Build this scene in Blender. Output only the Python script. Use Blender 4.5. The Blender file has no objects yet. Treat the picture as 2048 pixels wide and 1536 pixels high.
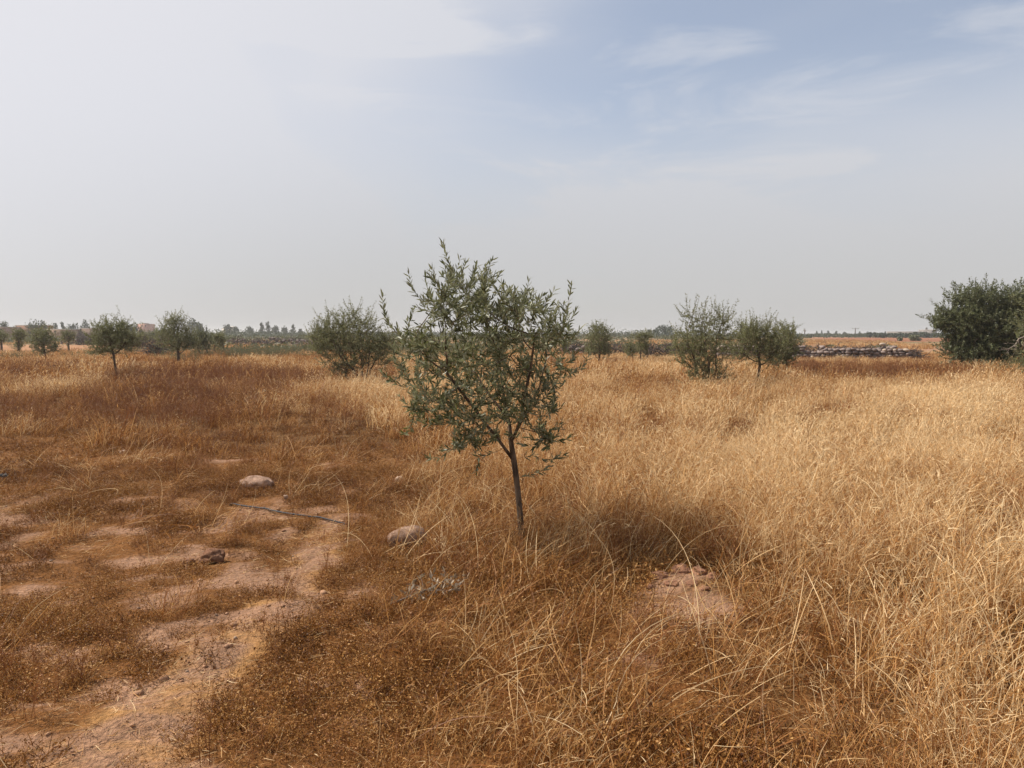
import bpy, math, random
import numpy as np
from mathutils import Vector
PI = math.pi
S = bpy.context.scene
COL = S.collection

# ------------------------------------------------------------------ camera
EYE = 1.6
FPX = 1541.0
PITCH = -math.radians(3.75)
cd = bpy.data.cameras.new('camera')
cam = bpy.data.objects.new('camera', cd)
COL.objects.link(cam)
cam.location = (0, 0, EYE)
cam.rotation_euler = (PI / 2 + PITCH, 0, 0)
cd.sensor_fit = 'HORIZONTAL'
cd.sensor_width = 36.0
cd.lens = FPX / 2048.0 * 36.0
cd.clip_end = 9000
cd.clip_start = 0.05
S.camera = cam

# ------------------------------------------------------------------ sky and sun
SUN_AZ = math.radians(74)      # left of the view direction (+Y)
SUN_EL = math.radians(50)
sd = bpy.data.lights.new('sun', 'SUN')
sun = bpy.data.objects.new('sun', sd)
COL.objects.link(sun)
sd.energy = 5.0
sd.angle = math.radians(2.2)
sd.color = (1.0, 0.93, 0.82)
sun_dir = Vector((-math.sin(SUN_AZ) * math.cos(SUN_EL), math.cos(SUN_AZ) * math.cos(SUN_EL), math.sin(SUN_EL)))
sun.rotation_euler = sun_dir.to_track_quat('Z', 'Y').to_euler()
sun.location = sun_dir * 60

W = bpy.data.worlds.new('World')
S.world = W
W.use_nodes = True
nt = W.node_tree
nt.nodes.clear()


def N(t, kind, **kw):
    n = t.nodes.new(kind)
    for k, v in kw.items():
        setattr(n, k, v)
    return n


def math_node(t, op, a=None, b=None, c=None, clamp=False):
    n = N(t, 'ShaderNodeMath', operation=op, use_clamp=clamp)
    for i, v in enumerate((a, b, c)):
        if v is None:
            continue
        if isinstance(v, (int, float)):
            n.inputs[i].default_value = v
        else:
            t.links.new(v, n.inputs[i])
    return n.outputs[0]


def mix_col(t, fac, a, b, blend='MIX'):
    n = N(t, 'ShaderNodeMix', data_type='RGBA', blend_type=blend)
    if isinstance(fac, (int, float)):
        n.inputs[0].default_value = fac
    else:
        t.links.new(fac, n.inputs[0])
    for i, v in ((6, a), (7, b)):
        if isinstance(v, tuple):
            n.inputs[i].default_value = v if len(v) == 4 else (*v, 1)
        else:
            t.links.new(v, n.inputs[i])
    return n.outputs[2]


def map_range(t, v, a, b, c=0.0, d=1.0, smooth=True):
    n = N(t, 'ShaderNodeMapRange')
    if smooth:
        n.interpolation_type = 'SMOOTHSTEP'
    t.links.new(v, n.inputs[0])
    for i, x in enumerate((a, b, c, d)):
        n.inputs[i + 1].default_value = x
    return n.outputs[0]


sky = N(nt, 'ShaderNodeTexSky', sky_type='NISHITA', sun_disc=False)
sky.sun_elevation = SUN_EL
sky.sun_rotation = -SUN_AZ
sky.altitude = 400
sky.air_density = 1.0
sky.dust_density = 1.6
sky.ozone_density = 1.6
tc = N(nt, 'ShaderNodeTexCoord')
sep = N(nt, 'ShaderNodeSeparateXYZ')
nt.links.new(tc.outputs['Generated'], sep.inputs[0])
def sky_noise(scale, sc3, rot, loc, detail, rough, dist):
    m = N(nt, 'ShaderNodeMapping')
    m.inputs['Scale'].default_value = sc3
    m.inputs['Rotation'].default_value = rot
    m.inputs['Location'].default_value = loc
    nt.links.new(tc.outputs['Generated'], m.inputs[0])
    n = N(nt, 'ShaderNodeTexNoise')
    n.inputs['Scale'].default_value = scale
    n.inputs['Detail'].default_value = detail
    n.inputs['Roughness'].default_value = rough
    n.inputs['Distortion'].default_value = dist
    nt.links.new(m.outputs[0], n.inputs['Vector'])
    return n.outputs[0]


broad = sky_noise(1.5, (1.0, 1.0, 2.2), (0, 0.25, 0), (7.7, 2.2, 2.6), 3, 0.45, 0.4)
wisp = sky_noise(4.2, (0.7, 1.0, 3.4), (0, -0.35, 0), (5.2, 1.2, 0.6), 7, 0.6, 0.6)
broad_f = map_range(nt, broad, 0.33, 0.70)
wisp_f = map_range(nt, wisp, 0.48, 0.72)
low = map_range(nt, sep.outputs[2], 0.10, 0.36, 1.0, 0.0)
veil = math_node(nt, 'MULTIPLY_ADD', low, 0.49, 0.35)
veil = math_node(nt, 'MULTIPLY_ADD', broad_f, 0.36, veil)
# thin dusty veil scatters light forward: whiter towards the sun
dt = N(nt, 'ShaderNodeVectorMath', operation='DOT_PRODUCT')
nt.links.new(tc.outputs['Generated'], dt.inputs[0])
dt.inputs[1].default_value = tuple(sun_dir)
aure = map_range(nt, dt.outputs['Value'], 0.30, 0.86)
veil = math_node(nt, 'MULTIPLY_ADD', aure, 0.70, veil)
veil = math_node(nt, 'MULTIPLY_ADD', wisp_f, 0.34, veil, clamp=True)
veil = math_node(nt, 'MINIMUM', veil, 0.95)
skyc = N(nt, 'ShaderNodeVectorMath', operation='SCALE')
nt.links.new(sky.outputs[0], skyc.inputs[0])
skyc.inputs['Scale'].default_value = 1.15
veil_col = mix_col(nt, map_range(nt, sep.outputs[2], 0.0, 0.30), (5.1, 5.0, 4.95), (6.0, 6.15, 6.6))
veil_col = mix_col(nt, aure, veil_col, (7.4, 7.3, 7.6))
sk = mix_col(nt, veil, skyc.outputs[0], veil_col)
bg = N(nt, 'ShaderNodeBackground')
bg.inputs['Strength'].default_value = 0.08
nt.links.new(sk, bg.inputs[0])
wo = N(nt, 'ShaderNodeOutputWorld')
nt.links.new(bg.outputs[0], wo.inputs[0])

S.view_settings.view_transform = 'Standard'
S.view_settings.look = 'None'
S.view_settings.exposure = 0.48
S.view_settings.gamma = 1.0
S.view_settings.use_curve_mapping = False
S.render.engine = 'CYCLES'
S.cycles.use_denoising = True
S.cycles.denoising_prefilter = 'ACCURATE'
S.cycles.max_bounces = 5
S.cycles.diffuse_bounces = 3
S.cycles.transmission_bounces = 3
S.cycles.volume_bounces = 0
S.cycles.use_adaptive_sampling = True
S.cycles.adaptive_threshold = 0.015
S.cycles.volume_step_rate = 4.0

# ------------------------------------------------------------------ numeric helpers
rng = np.random.default_rng(11)


def hash2(ix, iy, seed):
    h = (ix.astype(np.int64) * 374761393 + iy.astype(np.int64) * 668265263 + seed * 974634777) & 0x7fffffff
    h = ((h ^ (h >> 13)) * 1274126177) & 0x7fffffff
    h = (h ^ (h >> 16)) & 0xffff
    return h / 65535.0


def vnoise(x, y, seed=0):
    x = np.asarray(x, float); y = np.asarray(y, float)
    ix = np.floor(x); iy = np.floor(y)
    fx = x - ix; fy = y - iy
    fx = fx * fx * (3 - 2 * fx); fy = fy * fy * (3 - 2 * fy)
    a = hash2(ix, iy, seed); b = hash2(ix + 1, iy, seed)
    c = hash2(ix, iy + 1, seed); d = hash2(ix + 1, iy + 1, seed)
    return (a * (1 - fx) + b * fx) * (1 - fy) + (c * (1 - fx) + d * fx) * fy


def fbm(x, y, seed=0, octv=4):
    s = 0; a = 0.5; t = 0
    for k in range(octv):
        s = s + a * vnoise(x * 2 ** k + 17.3 * k, y * 2 ** k - 9.1 * k, seed + k)
        t += a; a *= 0.5
    return s / t


def sstep(v, a, b):
    t = np.clip((np.asarray(v, float) - a) / (b - a), 0, 1)
    return t * t * (3 - 2 * t)


CP, SP = math.cos(PITCH), math.sin(PITCH)


def G(px, py):
    """Survey point: a spot on the level ground, read off the photograph's 2048 x 1536 grid."""
    u = (px - 1024) / FPX; v = (768 - py) / FPX
    dy = CP - v * SP
    dz = SP + v * CP
    k = EYE / -dz
    return (u * k, dy * k)


def at_depth(px, d):
    return ((px - 1024) / FPX * d, d)


def height_for(py, d):
    """Height above the ground of what shows at row py at distance d."""
    v = (768 - py) / FPX
    return EYE + d * (SP + v * CP) / (CP - v * SP)


def poly(pts):
    return np.array([G(*p) for p in pts])


def inside(P, x, y):
    x = np.asarray(x, float); y = np.asarray(y, float)
    r = np.zeros(x.shape, bool)
    n = len(P)
    for i in range(n):
        x1, y1 = P[i]; x2, y2 = P[(i + 1) % n]
        c = ((y1 > y) != (y2 > y)) & (x < (x2 - x1) * (y - y1) / (y2 - y1 + 1e-12) + x1)
        r ^= c
    return r


def blob(x, y, px, py, rx, ry, soft=0.6):
    """Soft oval on the ground, 1 in its middle."""
    c = G(px, py); a = G(px + rx, py)[0] - c[0]
    b = max(0.02, (G(px, py - ry)[1] - G(px, py + ry)[1]) / 2)
    q = np.sqrt(((x - c[0]) / a) ** 2 + ((y - c[1]) / b) ** 2)
    return 1 - sstep(q, 1 - soft, 1 + soft * 0.6)


BARE = [(147, 1199, 75, 16), (342, 1271, 70, 15), (437, 1288, 95, 20), (547, 1228, 75, 24), (590, 1154, 32, 26),
        (478, 1100, 45, 12), (427, 926, 60, 6), (509, 922, 40, 5), (660, 932, 32, 4), (427, 1052, 34, 8),
        (345, 1076, 30, 8), (530, 1028, 46, 12), (695, 1036, 70, 10), (680, 985, 34, 6), (180, 1308, 60, 16),
        (88, 1433, 60, 15), (30, 1435, 40, 12), (258, 1410, 50, 14), (375, 1410, 62, 20), (280, 1466, 95, 18),
        (420, 1286, 55, 17), (30, 1524, 44, 12), (160, 1530, 60, 10), (10, 1205, 40, 20), (60, 1120, 30, 12),
        (650, 1360, 60, 16), (730, 1385, 45, 14), (330, 1480, 60, 15), (860, 1130, 30, 8), (700, 1190, 40, 12),
        (1385, 1236, 120, 40), (1375, 1175, 90, 16), (1640, 800, 40, 7), (1640, 812, 60, 5), (1760, 1275, 85, 34),
        (1100, 1340, 60, 16), (1290, 1300, 60, 16)]
MOUND = [(547, 1225, 60, 26, 0.04), (520, 1016, 50, 8, 0.02), (690, 1033, 60, 8, 0.03), (1370, 1178, 80, 18, 0.045),
         (470, 1100, 50, 12, 0.03), (240, 1180, 70, 14, 0.03), (280, 1455, 90, 18, 0.035), (400, 1400, 60, 16, 0.03),
         (560, 1005, 30, 7, 0.04)]
LOW = poly([(-1500, 905), (-500, 860), (0, 862), (250, 885), (480, 905), (760, 900), (880, 950), (850, 1010), (735, 1055),
            (735, 1110), (940, 1135), (1000, 1180), (1150, 1200), (1280, 1190), (1440, 1200), (1560, 1222), (1720, 1250), (1800, 1345),
            (1850, 1430), (1760, 1540), (1700, 2300), (-3000, 2300)])
PATHP = poly([(60, 1536), (260, 1400), (400, 1290), (480, 1230), (560, 1140), (600, 1080), (640, 1045), (700, 1045), (680, 1100), (640, 1160),
              (610, 1230), (520, 1310), (440, 1400), (360, 1536), (300, 1800), (-200, 1800)])
RUSSET_L = poly([(150, 800), (200, 770), (330, 752), (480, 748), (600, 752), (650, 785), (560, 812), (530, 850), (330, 862), (190, 850)])
RUSSET_R = poly([(1540, 742), (1600, 727), (1900, 737), (1960, 750), (1900, 775), (1700, 778), (1600, 765)])
MIDBROWN = poly([(-900, 905), (-900, 790), (0, 790), (150, 805), (330, 862), (520, 850), (640, 800), (760, 860), (770, 900), (480, 905), (250, 885), (0, 862)])
YELLOW = [(170, 778, 95, 14), (880, 1050, 90, 26), (330, 742, 60, 6)]


def soft_low(x, y, rad=0.75):
    wx = x + 1.1 * (fbm(x * 1.1, y * 1.1, 201, 3) - 0.5) * (0.5 + 0.06 * y)
    wy = y + 1.1 * (fbm(x * 1.1, y * 1.1, 211, 3) - 0.5) * (0.5 + 0.12 * y)
    s = np.zeros(np.shape(x))
    for k in range(8):
        a = k * PI / 4; q = rad * (0.5 if k % 2 else 1.0)
        s = s + inside(LOW, wx + q * math.cos(a), wy + q * math.sin(a) * 1.4)
    return s / 8


def bare_mask(x, y):
    m = np.zeros(np.shape(x))
    wx = x + 0.55 * (fbm(x * 3.4, y * 3.4, 70, 4) - 0.5)
    wy = y + 0.55 * (fbm(x * 3.4, y * 3.4, 80, 4) - 0.5)
    for b in BARE:
        f = 0.8 if b[0] < 460 else (1.05 if 1350 < b[0] < 1400 else 0.72)
        m = np.maximum(m, blob(wx, wy, b[0], b[1], b[2] * f, b[3] * f))
    low = inside(LOW, x, y)
    nz = fbm(x * 3.3, y * 4.2, 5, 4)
    left = 1 - sstep(x + 0.10 * (y - 4.5), -1.5, -0.5)
    m = np.where(low, np.maximum(m, sstep(nz, 0.66 - 0.08 * left, 0.76 - 0.08 * left) * (0.12 + 0.88 * left) * (1 - sstep(y, 6, 9))), m)
    m = np.maximum(m, (0.26 + 0.7 * sstep(fbm(x * 4.2, y * 4.2, 77, 4), 0.42, 0.56)) * inside(PATHP, wx, wy))
    return np.clip(m, 0, 1)


def hgt(x, y):
    x = np.asarray(x, float); y = np.asarray(y, float)
    r = np.hypot(x, y)
    near = 1 - sstep(r, 14, 45)
    h = (fbm(x * 0.35, y * 0.35, 21, 3) - 0.5) * 0.14 * near
    h = h + (fbm(x * 1.7, y * 1.7, 31, 3) - 0.5) * 0.09 * near
    h = h + (fbm(x * 5.5, y * 5.5, 41, 2) - 0.5) * 0.03 * (1 - sstep(r, 6, 14))
    for (px, py, rx, ry, hh) in MOUND:
        h = h + hh * blob(x, y, px, py, rx, ry, 0.8)
    return h


def hg(x, y):
    return float(hgt(np.array([x]), np.array([y]))[0])


# ------------------------------------------------------------------ mesh helpers
def mesh_np(name, V, F, mats=(), smooth=False, attrs=None, midx=None):
    V = np.asarray(V, np.float32).reshape(-1, 3)
    me = bpy.data.meshes.new(name)
    if isinstance(F, np.ndarray):
        n, k = F.shape
        flat = F.reshape(-1).astype(np.int32)
        starts = (np.arange(n) * k).astype(np.int32)
        tot = np.full(n, k, np.int32)
    else:
        parts = [np.asarray(f, np.int32) for f in F if len(f)]
        flat = np.concatenate([p.reshape(-1) for p in parts])
        tot = np.concatenate([np.full(p.shape[0], p.shape[1], np.int32) for p in parts])
        starts = np.concatenate([[0], np.cumsum(tot)[:-1]]).astype(np.int32)
    me.vertices.add(len(V))
    me.vertices.foreach_set('co', V.reshape(-1))
    me.loops.add(len(flat))
    me.loops.foreach_set('vertex_index', flat)
    me.polygons.add(len(starts))
    me.polygons.foreach_set('loop_start', starts)
    me.polygons.foreach_set('loop_total', tot)
    for m in mats:
        me.materials.append(m)
    if midx is not None:
        me.polygons.foreach_set('material_index', np.asarray(midx, np.int32))
    me.update(calc_edges=True)
    if smooth:
        me.polygons.foreach_set('use_smooth', np.ones(len(starts), bool))
    for k, v in (attrs or {}).items():
        v = np.asarray(v, np.float32)
        if v.ndim == 1:
            a = me.attributes.new(k, 'FLOAT', 'POINT'); a.data.foreach_set('value', v)
        elif v.shape[1] == 4:
            a = me.attributes.new(k, 'FLOAT_COLOR', 'POINT'); a.data.foreach_set('color', v.reshape(-1))
        else:
            a = me.attributes.new(k, 'FLOAT_VECTOR', 'POINT'); a.data.foreach_set('vector', v.reshape(-1))
    me.validate()
    return me


def put(name, me, parent=None, loc=(0, 0, 0), rot=(0, 0, 0), scale=(1, 1, 1), **props):
    o = bpy.data.objects.new(name, me)
    COL.objects.link(o)
    o.parent = parent
    o.location = loc
    o.rotation_euler = rot
    o.scale = scale
    for k, v in props.items():
        if v is not None:
            o[k] = v
    return o


def thing(name, loc, label, cat, group=None, rotz=0.0):
    return put(name, None, loc=loc, rot=(0, 0, rotz), label=label, category=cat, group=group)


def unit(v):
    return v / (np.linalg.norm(v, axis=-1, keepdims=True) + 1e-12)


def tube_arr(P, R, n=6, cap=True):
    """Swept tube along points P with radii R."""
    P = np.asarray(P, float); R = np.asarray(R, float)
    T = np.gradient(P, axis=0); T = unit(T)
    ref = np.array([0.31, 0.87, 0.38]) if abs(T[0] @ np.array([0.31, 0.87, 0.38])) < 0.9 else np.array([1.0, 0, 0])
    U = unit(np.cross(T, ref)); Vv = np.cross(T, U)
    a = np.arange(n) / n * 2 * PI
    ring = P[:, None, :] + R[:, None, None] * (np.cos(a)[None, :, None] * U[:, None, :] + np.sin(a)[None, :, None] * Vv[:, None, :])
    V = ring.reshape(-1, 3)
    k = len(P)
    i = np.arange(k - 1)[:, None] * n; j = np.arange(n)[None, :]; j2 = (j + 1) % n
    F = np.stack([i + j, i + j2, i + n + j2, i + n + j], -1).reshape(-1, 4)
    if cap:
        V = np.vstack([V, P[0], P[-1]])
        b = len(V) - 2
        jj = np.arange(n); jn = (jj + 1) % n
        c1 = np.stack([np.full(n, b), jn, jj, jj], -1)
        c2 = np.stack([np.full(n, b + 1), (k - 1) * n + jj, (k - 1) * n + jn, (k - 1) * n + jn], -1)
        return V, F, np.vstack([c1[:, :3], c2[:, :3]])
    return V, F, np.zeros((0, 3), int)


class Bag:
    """Collects shapes that make up ONE part."""
    def __init__(s):
        s.V = []; s.Q = []; s.T = []; s.n = 0; s.mq = []; s.mt = []; s.sh = []

    def add(s, V, Q=None, T=None, m=0, shade=None):
        V = np.asarray(V, float).reshape(-1, 3)
        s.V.append(V)
        if Q is not None and len(Q):
            s.Q.append(np.asarray(Q, int) + s.n); s.mq.append(np.full(len(Q), m))
        if T is not None and len(T):
            s.T.append(np.asarray(T, int) + s.n); s.mt.append(np.full(len(T), m))
        s.sh.append(np.full(len(V), 0.5) if shade is None else np.broadcast_to(shade, (len(V),)))
        s.n += len(V)

    def tube(s, P, R, n=6, m=0, shade=None):
        V, Q, T = tube_arr(P, R, n)
        s.add(V, Q, T, m, shade)

    def box(s, x0, x1, y0, y1, z0, z1, m=0):
        V = [(x, y, z) for z in (z0, z1) for y in (y0, y1) for x in (x0, x1)]
        s.add(V, [(0, 2, 3, 1), (4, 5, 7, 6), (0, 1, 5, 4), (2, 6, 7, 3), (0, 4, 6, 2), (1, 3, 7, 5)], None, m)

    def mesh(s, name, mats, smooth=False):
        F = []; mi = []
        if s.Q:
            F.append(np.vstack(s.Q)); mi.append(np.concatenate(s.mq))
        if s.T:
            F.append(np.vstack(s.T)); mi.append(np.concatenate(s.mt))
        return mesh_np(name, np.vstack(s.V), F, mats, smooth, {'shade': np.concatenate(s.sh)}, np.concatenate(mi))


# ------------------------------------------------------------------ materials
def new_mat(name):
    m = bpy.data.materials.new(name)
    m.use_nodes = True
    t = m.node_tree
    t.nodes.clear()
    out = N(t, 'ShaderNodeOutputMaterial')
    return m, t, out


def attr(t, name, kind='GEOMETRY'):
    a = N(t, 'ShaderNodeAttribute', attribute_name=name, attribute_type=kind)
    return a


def ramp(t, fac, stops):
    r = N(t, 'ShaderNodeValToRGB')
    el = r.color_ramp.elements
    while len(el) < len(stops):
        el.new(0.5)
    for e, (p, c) in zip(el, stops):
        e.position = p; e.color = (*c, 1)
    t.links.new(fac, r.inputs[0])
    return r.outputs[0]


def noise(t, scale, detail=4, rough=0.55, coord='Object', dist=0.0):
    c = N(t, 'ShaderNodeTexCoord')
    n = N(t, 'ShaderNodeTexNoise')
    n.inputs['Scale'].default_value = scale
    n.inputs['Detail'].default_value = detail
    n.inputs['Roughness'].default_value = rough
    n.inputs['Distortion'].default_value = dist
    t.links.new(c.outputs[coord], n.inputs['Vector'])
    return n.outputs[0]


def bump(t, h, strength, dist):
    b = N(t, 'ShaderNodeBump')
    b.inputs['Strength'].default_value = strength
    b.inputs['Distance'].default_value = dist
    t.links.new(h, b.inputs['Height'])
    return b.outputs[0]


def straw_mat(name, stops, trans=0.32, spread=0.55, rnd=0.25):
    m, t, out = new_mat(name)
    sh = attr(t, 'shade').outputs['Fac']
    ti = attr(t, 'tint', 'INSTANCER').outputs['Fac']
    oi = N(t, 'ShaderNodeObjectInfo').outputs['Random']
    v = math_node(t, 'MULTIPLY_ADD', math_node(t, 'SUBTRACT', sh, 0.5), spread, ti)
    v = math_node(t, 'MULTIPLY_ADD', math_node(t, 'SUBTRACT', oi, 0.5), rnd, v, clamp=True)
    c = ramp(t, v, stops)
    d = N(t, 'ShaderNodeBsdfPrincipled')
    d.inputs['Roughness'].default_value = 0.55
    d.inputs['Specular IOR Level'].default_value = 0.25
    t.links.new(c, d.inputs['Base Color'])
    tr = N(t, 'ShaderNodeBsdfTranslucent')
    t.links.new(c, tr.inputs[0])
    mx = N(t, 'ShaderNodeMixShader')
    mx.inputs[0].default_value = trans
    t.links.new(d.outputs[0], mx.inputs[1]); t.links.new(tr.outputs[0], mx.inputs[2])
    t.links.new(mx.outputs[0], out.inputs[0])
    return m


GOLD = [(0.0, (0.13, 0.045, 0.011)), (0.3, (0.27, 0.105, 0.028)), (0.6, (0.45, 0.235, 0.076)), (0.82, (0.60, 0.375, 0.165)), (1.0, (0.75, 0.56, 0.32))]
M_GRASS = straw_mat('dry_grass_straw', GOLD, 0.36, 1.05, 0.3)
M_WEED = straw_mat('withered_weed', [(0.0, (0.045, 0.017, 0.006)), (0.4, (0.15, 0.052, 0.011)), (0.75, (0.31, 0.14, 0.031)), (1.0, (0.48, 0.28, 0.10))], 0.22, 0.9)
M_RUSSET = straw_mat('russet_stalk', [(0.0, (0.10, 0.036, 0.014)), (0.5, (0.23, 0.09, 0.032)), (0.8, (0.32, 0.145, 0.05)), (1.0, (0.42, 0.23, 0.09))], 0.2, 0.7)
M_GREENW = straw_mat('grey_green_weed', [(0.0, (0.06, 0.065, 0.03)), (0.5, (0.12, 0.125, 0.06)), (1.0, (0.24, 0.22, 0.10))], 0.25, 0.8)


def soil_mat():
    m, t, out = new_mat('red_soil')
    gc = attr(t, 'ground_tone').outputs['Color']
    n1 = noise(t, 2.3, 6, 0.6)
    n2 = noise(t, 38.0, 5, 0.65)
    n3 = noise(t, 0.05, 5, 0.6)
    c = mix_col(t, map_range(t, n1, 0.3, 0.7), gc, (0.62, 0.58, 0.55), 'MULTIPLY')
    f = N(t, 'ShaderNodeMix', data_type='RGBA')
    k = mix_col(t, 0.45, gc, c)
    sp = map_range(t, n2, 0.35, 0.65, 0.72, 1.22, False)
    vm = N(t, 'ShaderNodeVectorMath', operation='SCALE')
    t.links.new(k, vm.inputs[0]); t.links.new(sp, vm.inputs['Scale'])
    sp3 = map_range(t, n3, 0.3, 0.7, 0.8, 1.2, False)
    vm2 = N(t, 'ShaderNodeVectorMath', operation='SCALE')
    t.links.new(vm.outputs[0], vm2.inputs[0]); t.links.new(sp3, vm2.inputs['Scale'])
    d = N(t, 'ShaderNodeBsdfPrincipled')
    d.inputs['Roughness'].default_value = 0.95
    d.inputs['Specular IOR Level'].default_value = 0.1
    t.links.new(vm2.outputs[0], d.inputs['Base Color'])
    hh = math_node(t, 'MULTIPLY_ADD', n2, 0.35, noise(t, 9.0, 6, 0.6))
    t.links.new(bump(t, hh, 1.0, 0.06), d.inputs['Normal'])
    t.links.new(d.outputs[0], out.inputs[0])
    return m


M_SOIL = soil_mat()


def stone_mat(name, c1, c2, scale=6.0, bs=0.5, bd=0.012, rough=0.85):
    m, t, out = new_mat(name)
    oi = N(t, 'ShaderNodeObjectInfo').outputs['Random']
    n1 = noise(t, scale, 6, 0.62, dist=0.4)
    n2 = noise(t, scale * 9, 4, 0.6)
    c = mix_col(t, map_range(t, n1, 0.32, 0.68), c1, c2)
    s = math_node(t, 'ADD', map_range(t, n2, 0.3, 0.7, 0.82, 1.12, False), math_node(t, 'MULTIPLY_ADD', oi, 0.5, -0.25))
    vm = N(t, 'ShaderNodeVectorMath', operation='SCALE')
    t.links.new(c, vm.inputs[0]); t.links.new(s, vm.inputs['Scale'])
    d = N(t, 'ShaderNodeBsdfPrincipled')
    d.inputs['Roughness'].default_value = rough
    d.inputs['Specular IOR Level'].default_value = 0.2
    t.links.new(vm.outputs[0], d.inputs['Base Color'])
    t.links.new(bump(t, math_node(t, 'MULTIPLY_ADD', n2, 0.4, n1), bs, bd), d.inputs['Normal'])
    t.links.new(d.outputs[0], out.inputs[0])
    return m


M_STONE = stone_mat('pink_field_stone', (0.15, 0.088, 0.058), (0.33, 0.21, 0.148), 13.0, 1.0, 0.014)
M_STONE2 = stone_mat('pale_field_stone', (0.32, 0.22, 0.155), (0.44, 0.32, 0.235), 9.0)
M_CLOD = stone_mat('earth_clod', (0.20, 0.095, 0.055), (0.30, 0.16, 0.095), 12.0, 1.0, 0.02, 0.97)
M_CRUMB = stone_mat('soil_crumb', (0.22, 0.12, 0.07), (0.34, 0.20, 0.125), 3.0, 0.3, 0.01, 0.97)
M_WALLST = stone_mat('wall_stone', (0.13, 0.10, 0.09), (0.24, 0.19, 0.17), 3.0)
M_WALLPALE = stone_mat('wall_stone_pale', (0.34, 0.27, 0.21), (0.44, 0.36, 0.28), 3.0)
M_MUD = stone_mat('mud_brick', (0.27, 0.135, 0.085), (0.34, 0.18, 0.115), 0.8, 0.4, 0.05)
M_MUD2 = stone_mat('weathered_mud_plaster', (0.24, 0.16, 0.12), (0.33, 0.235, 0.18), 0.5, 0.4, 0.05)
M_PINK = stone_mat('pink_render', (0.46, 0.25, 0.19), (0.52, 0.30, 0.23), 0.4, 0.2, 0.02)
M_CREAM = stone_mat('cream_render', (0.56, 0.50, 0.42), (0.64, 0.58, 0.50), 0.4, 0.2, 0.02)
M_GREYB = stone_mat('grey_block_render', (0.25, 0.23, 0.215), (0.33, 0.30, 0.28), 0.3, 0.2, 0.02)
M_TIN = stone_mat('dull_roof_sheet', (0.42, 0.38, 0.34), (0.50, 0.46, 0.42), 0.5, 0.2, 0.02, 0.6)
M_DARKGLASS = stone_mat('dark_opening', (0.03, 0.03, 0.032), (0.045, 0.043, 0.042), 2.0, 0.1, 0.01, 0.4)
M_POLE = stone_mat('weathered_pole', (0.11, 0.095, 0.085), (0.17, 0.15, 0.13), 1.0, 0.2, 0.01)


def bark_mat(name, c1, c2, scale=22.0):
    m, t, out = new_mat(name)
    c = N(t, 'ShaderNodeTexCoord')
    mp = N(t, 'ShaderNodeMapping')
    mp.inputs['Scale'].default_value = (1, 1, 0.25)
    t.links.new(c.outputs['Object'], mp.inputs[0])
    n = N(t, 'ShaderNodeTexNoise')
    n.inputs['Scale'].default_value = scale; n.inputs['Detail'].default_value = 6; n.inputs['Roughness'].default_value = 0.65
    t.links.new(mp.outputs[0], n.inputs['Vector'])
    k = mix_col(t, map_range(t, n.outputs[0], 0.32, 0.68), c1, c2)
    d = N(t, 'ShaderNodeBsdfPrincipled')
    d.inputs['Roughness'].default_value = 0.85
    d.inputs['Specular IOR Level'].default_value = 0.2
    t.links.new(k, d.inputs['Base Color'])
    t.links.new(bump(t, n.outputs[0], 0.7, 0.01), d.inputs['Normal'])
    t.links.new(d.outputs[0], out.inputs[0])
    return m


M_BARK = bark_mat('olive_bark', (0.040, 0.025, 0.016), (0.17, 0.12, 0.082), 34.0)
M_BARKOLD = bark_mat('old_olive_bark', (0.06, 0.045, 0.035), (0.17, 0.135, 0.11), 6.0)
M_DEADWOOD = bark_mat('dead_wood', (0.15, 0.12, 0.095), (0.25, 0.205, 0.165), 20.0)
M_BRUSH = bark_mat('dark_brushwood', (0.055, 0.040, 0.036), (0.12, 0.09, 0.08), 8.0)


def leaf_mat(name, top, top2, under, rough=0.42, spec=0.5, trans=0.18):
    m, t, out = new_mat(name)
    sh = attr(t, 'shade').outputs['Fac']
    g = N(t, 'ShaderNodeNewGeometry').outputs['Backfacing']
    c = mix_col(t, sh, top, top2)
    c = mix_col(t, math_node(t, 'MULTIPLY', g, 0.85), c, under)
    d = N(t, 'ShaderNodeBsdfPrincipled')
    d.inputs['Roughness'].default_value = rough
    d.inputs['Specular IOR Level'].default_value = spec
    t.links.new(c, d.inputs['Base Color'])
    tr = N(t, 'ShaderNodeBsdfTranslucent')
    t.links.new(mix_col(t, 0.5, c, (0.12, 0.14, 0.03)), tr.inputs[0])
    mx = N(t, 'ShaderNodeMixShader')
    mx.inputs[0].default_value = trans
    t.links.new(d.outputs[0], mx.inputs[1]); t.links.new(tr.outputs[0], mx.inputs[2])
    t.links.new(mx.outputs[0], out.inputs[0])
    return m


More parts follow.
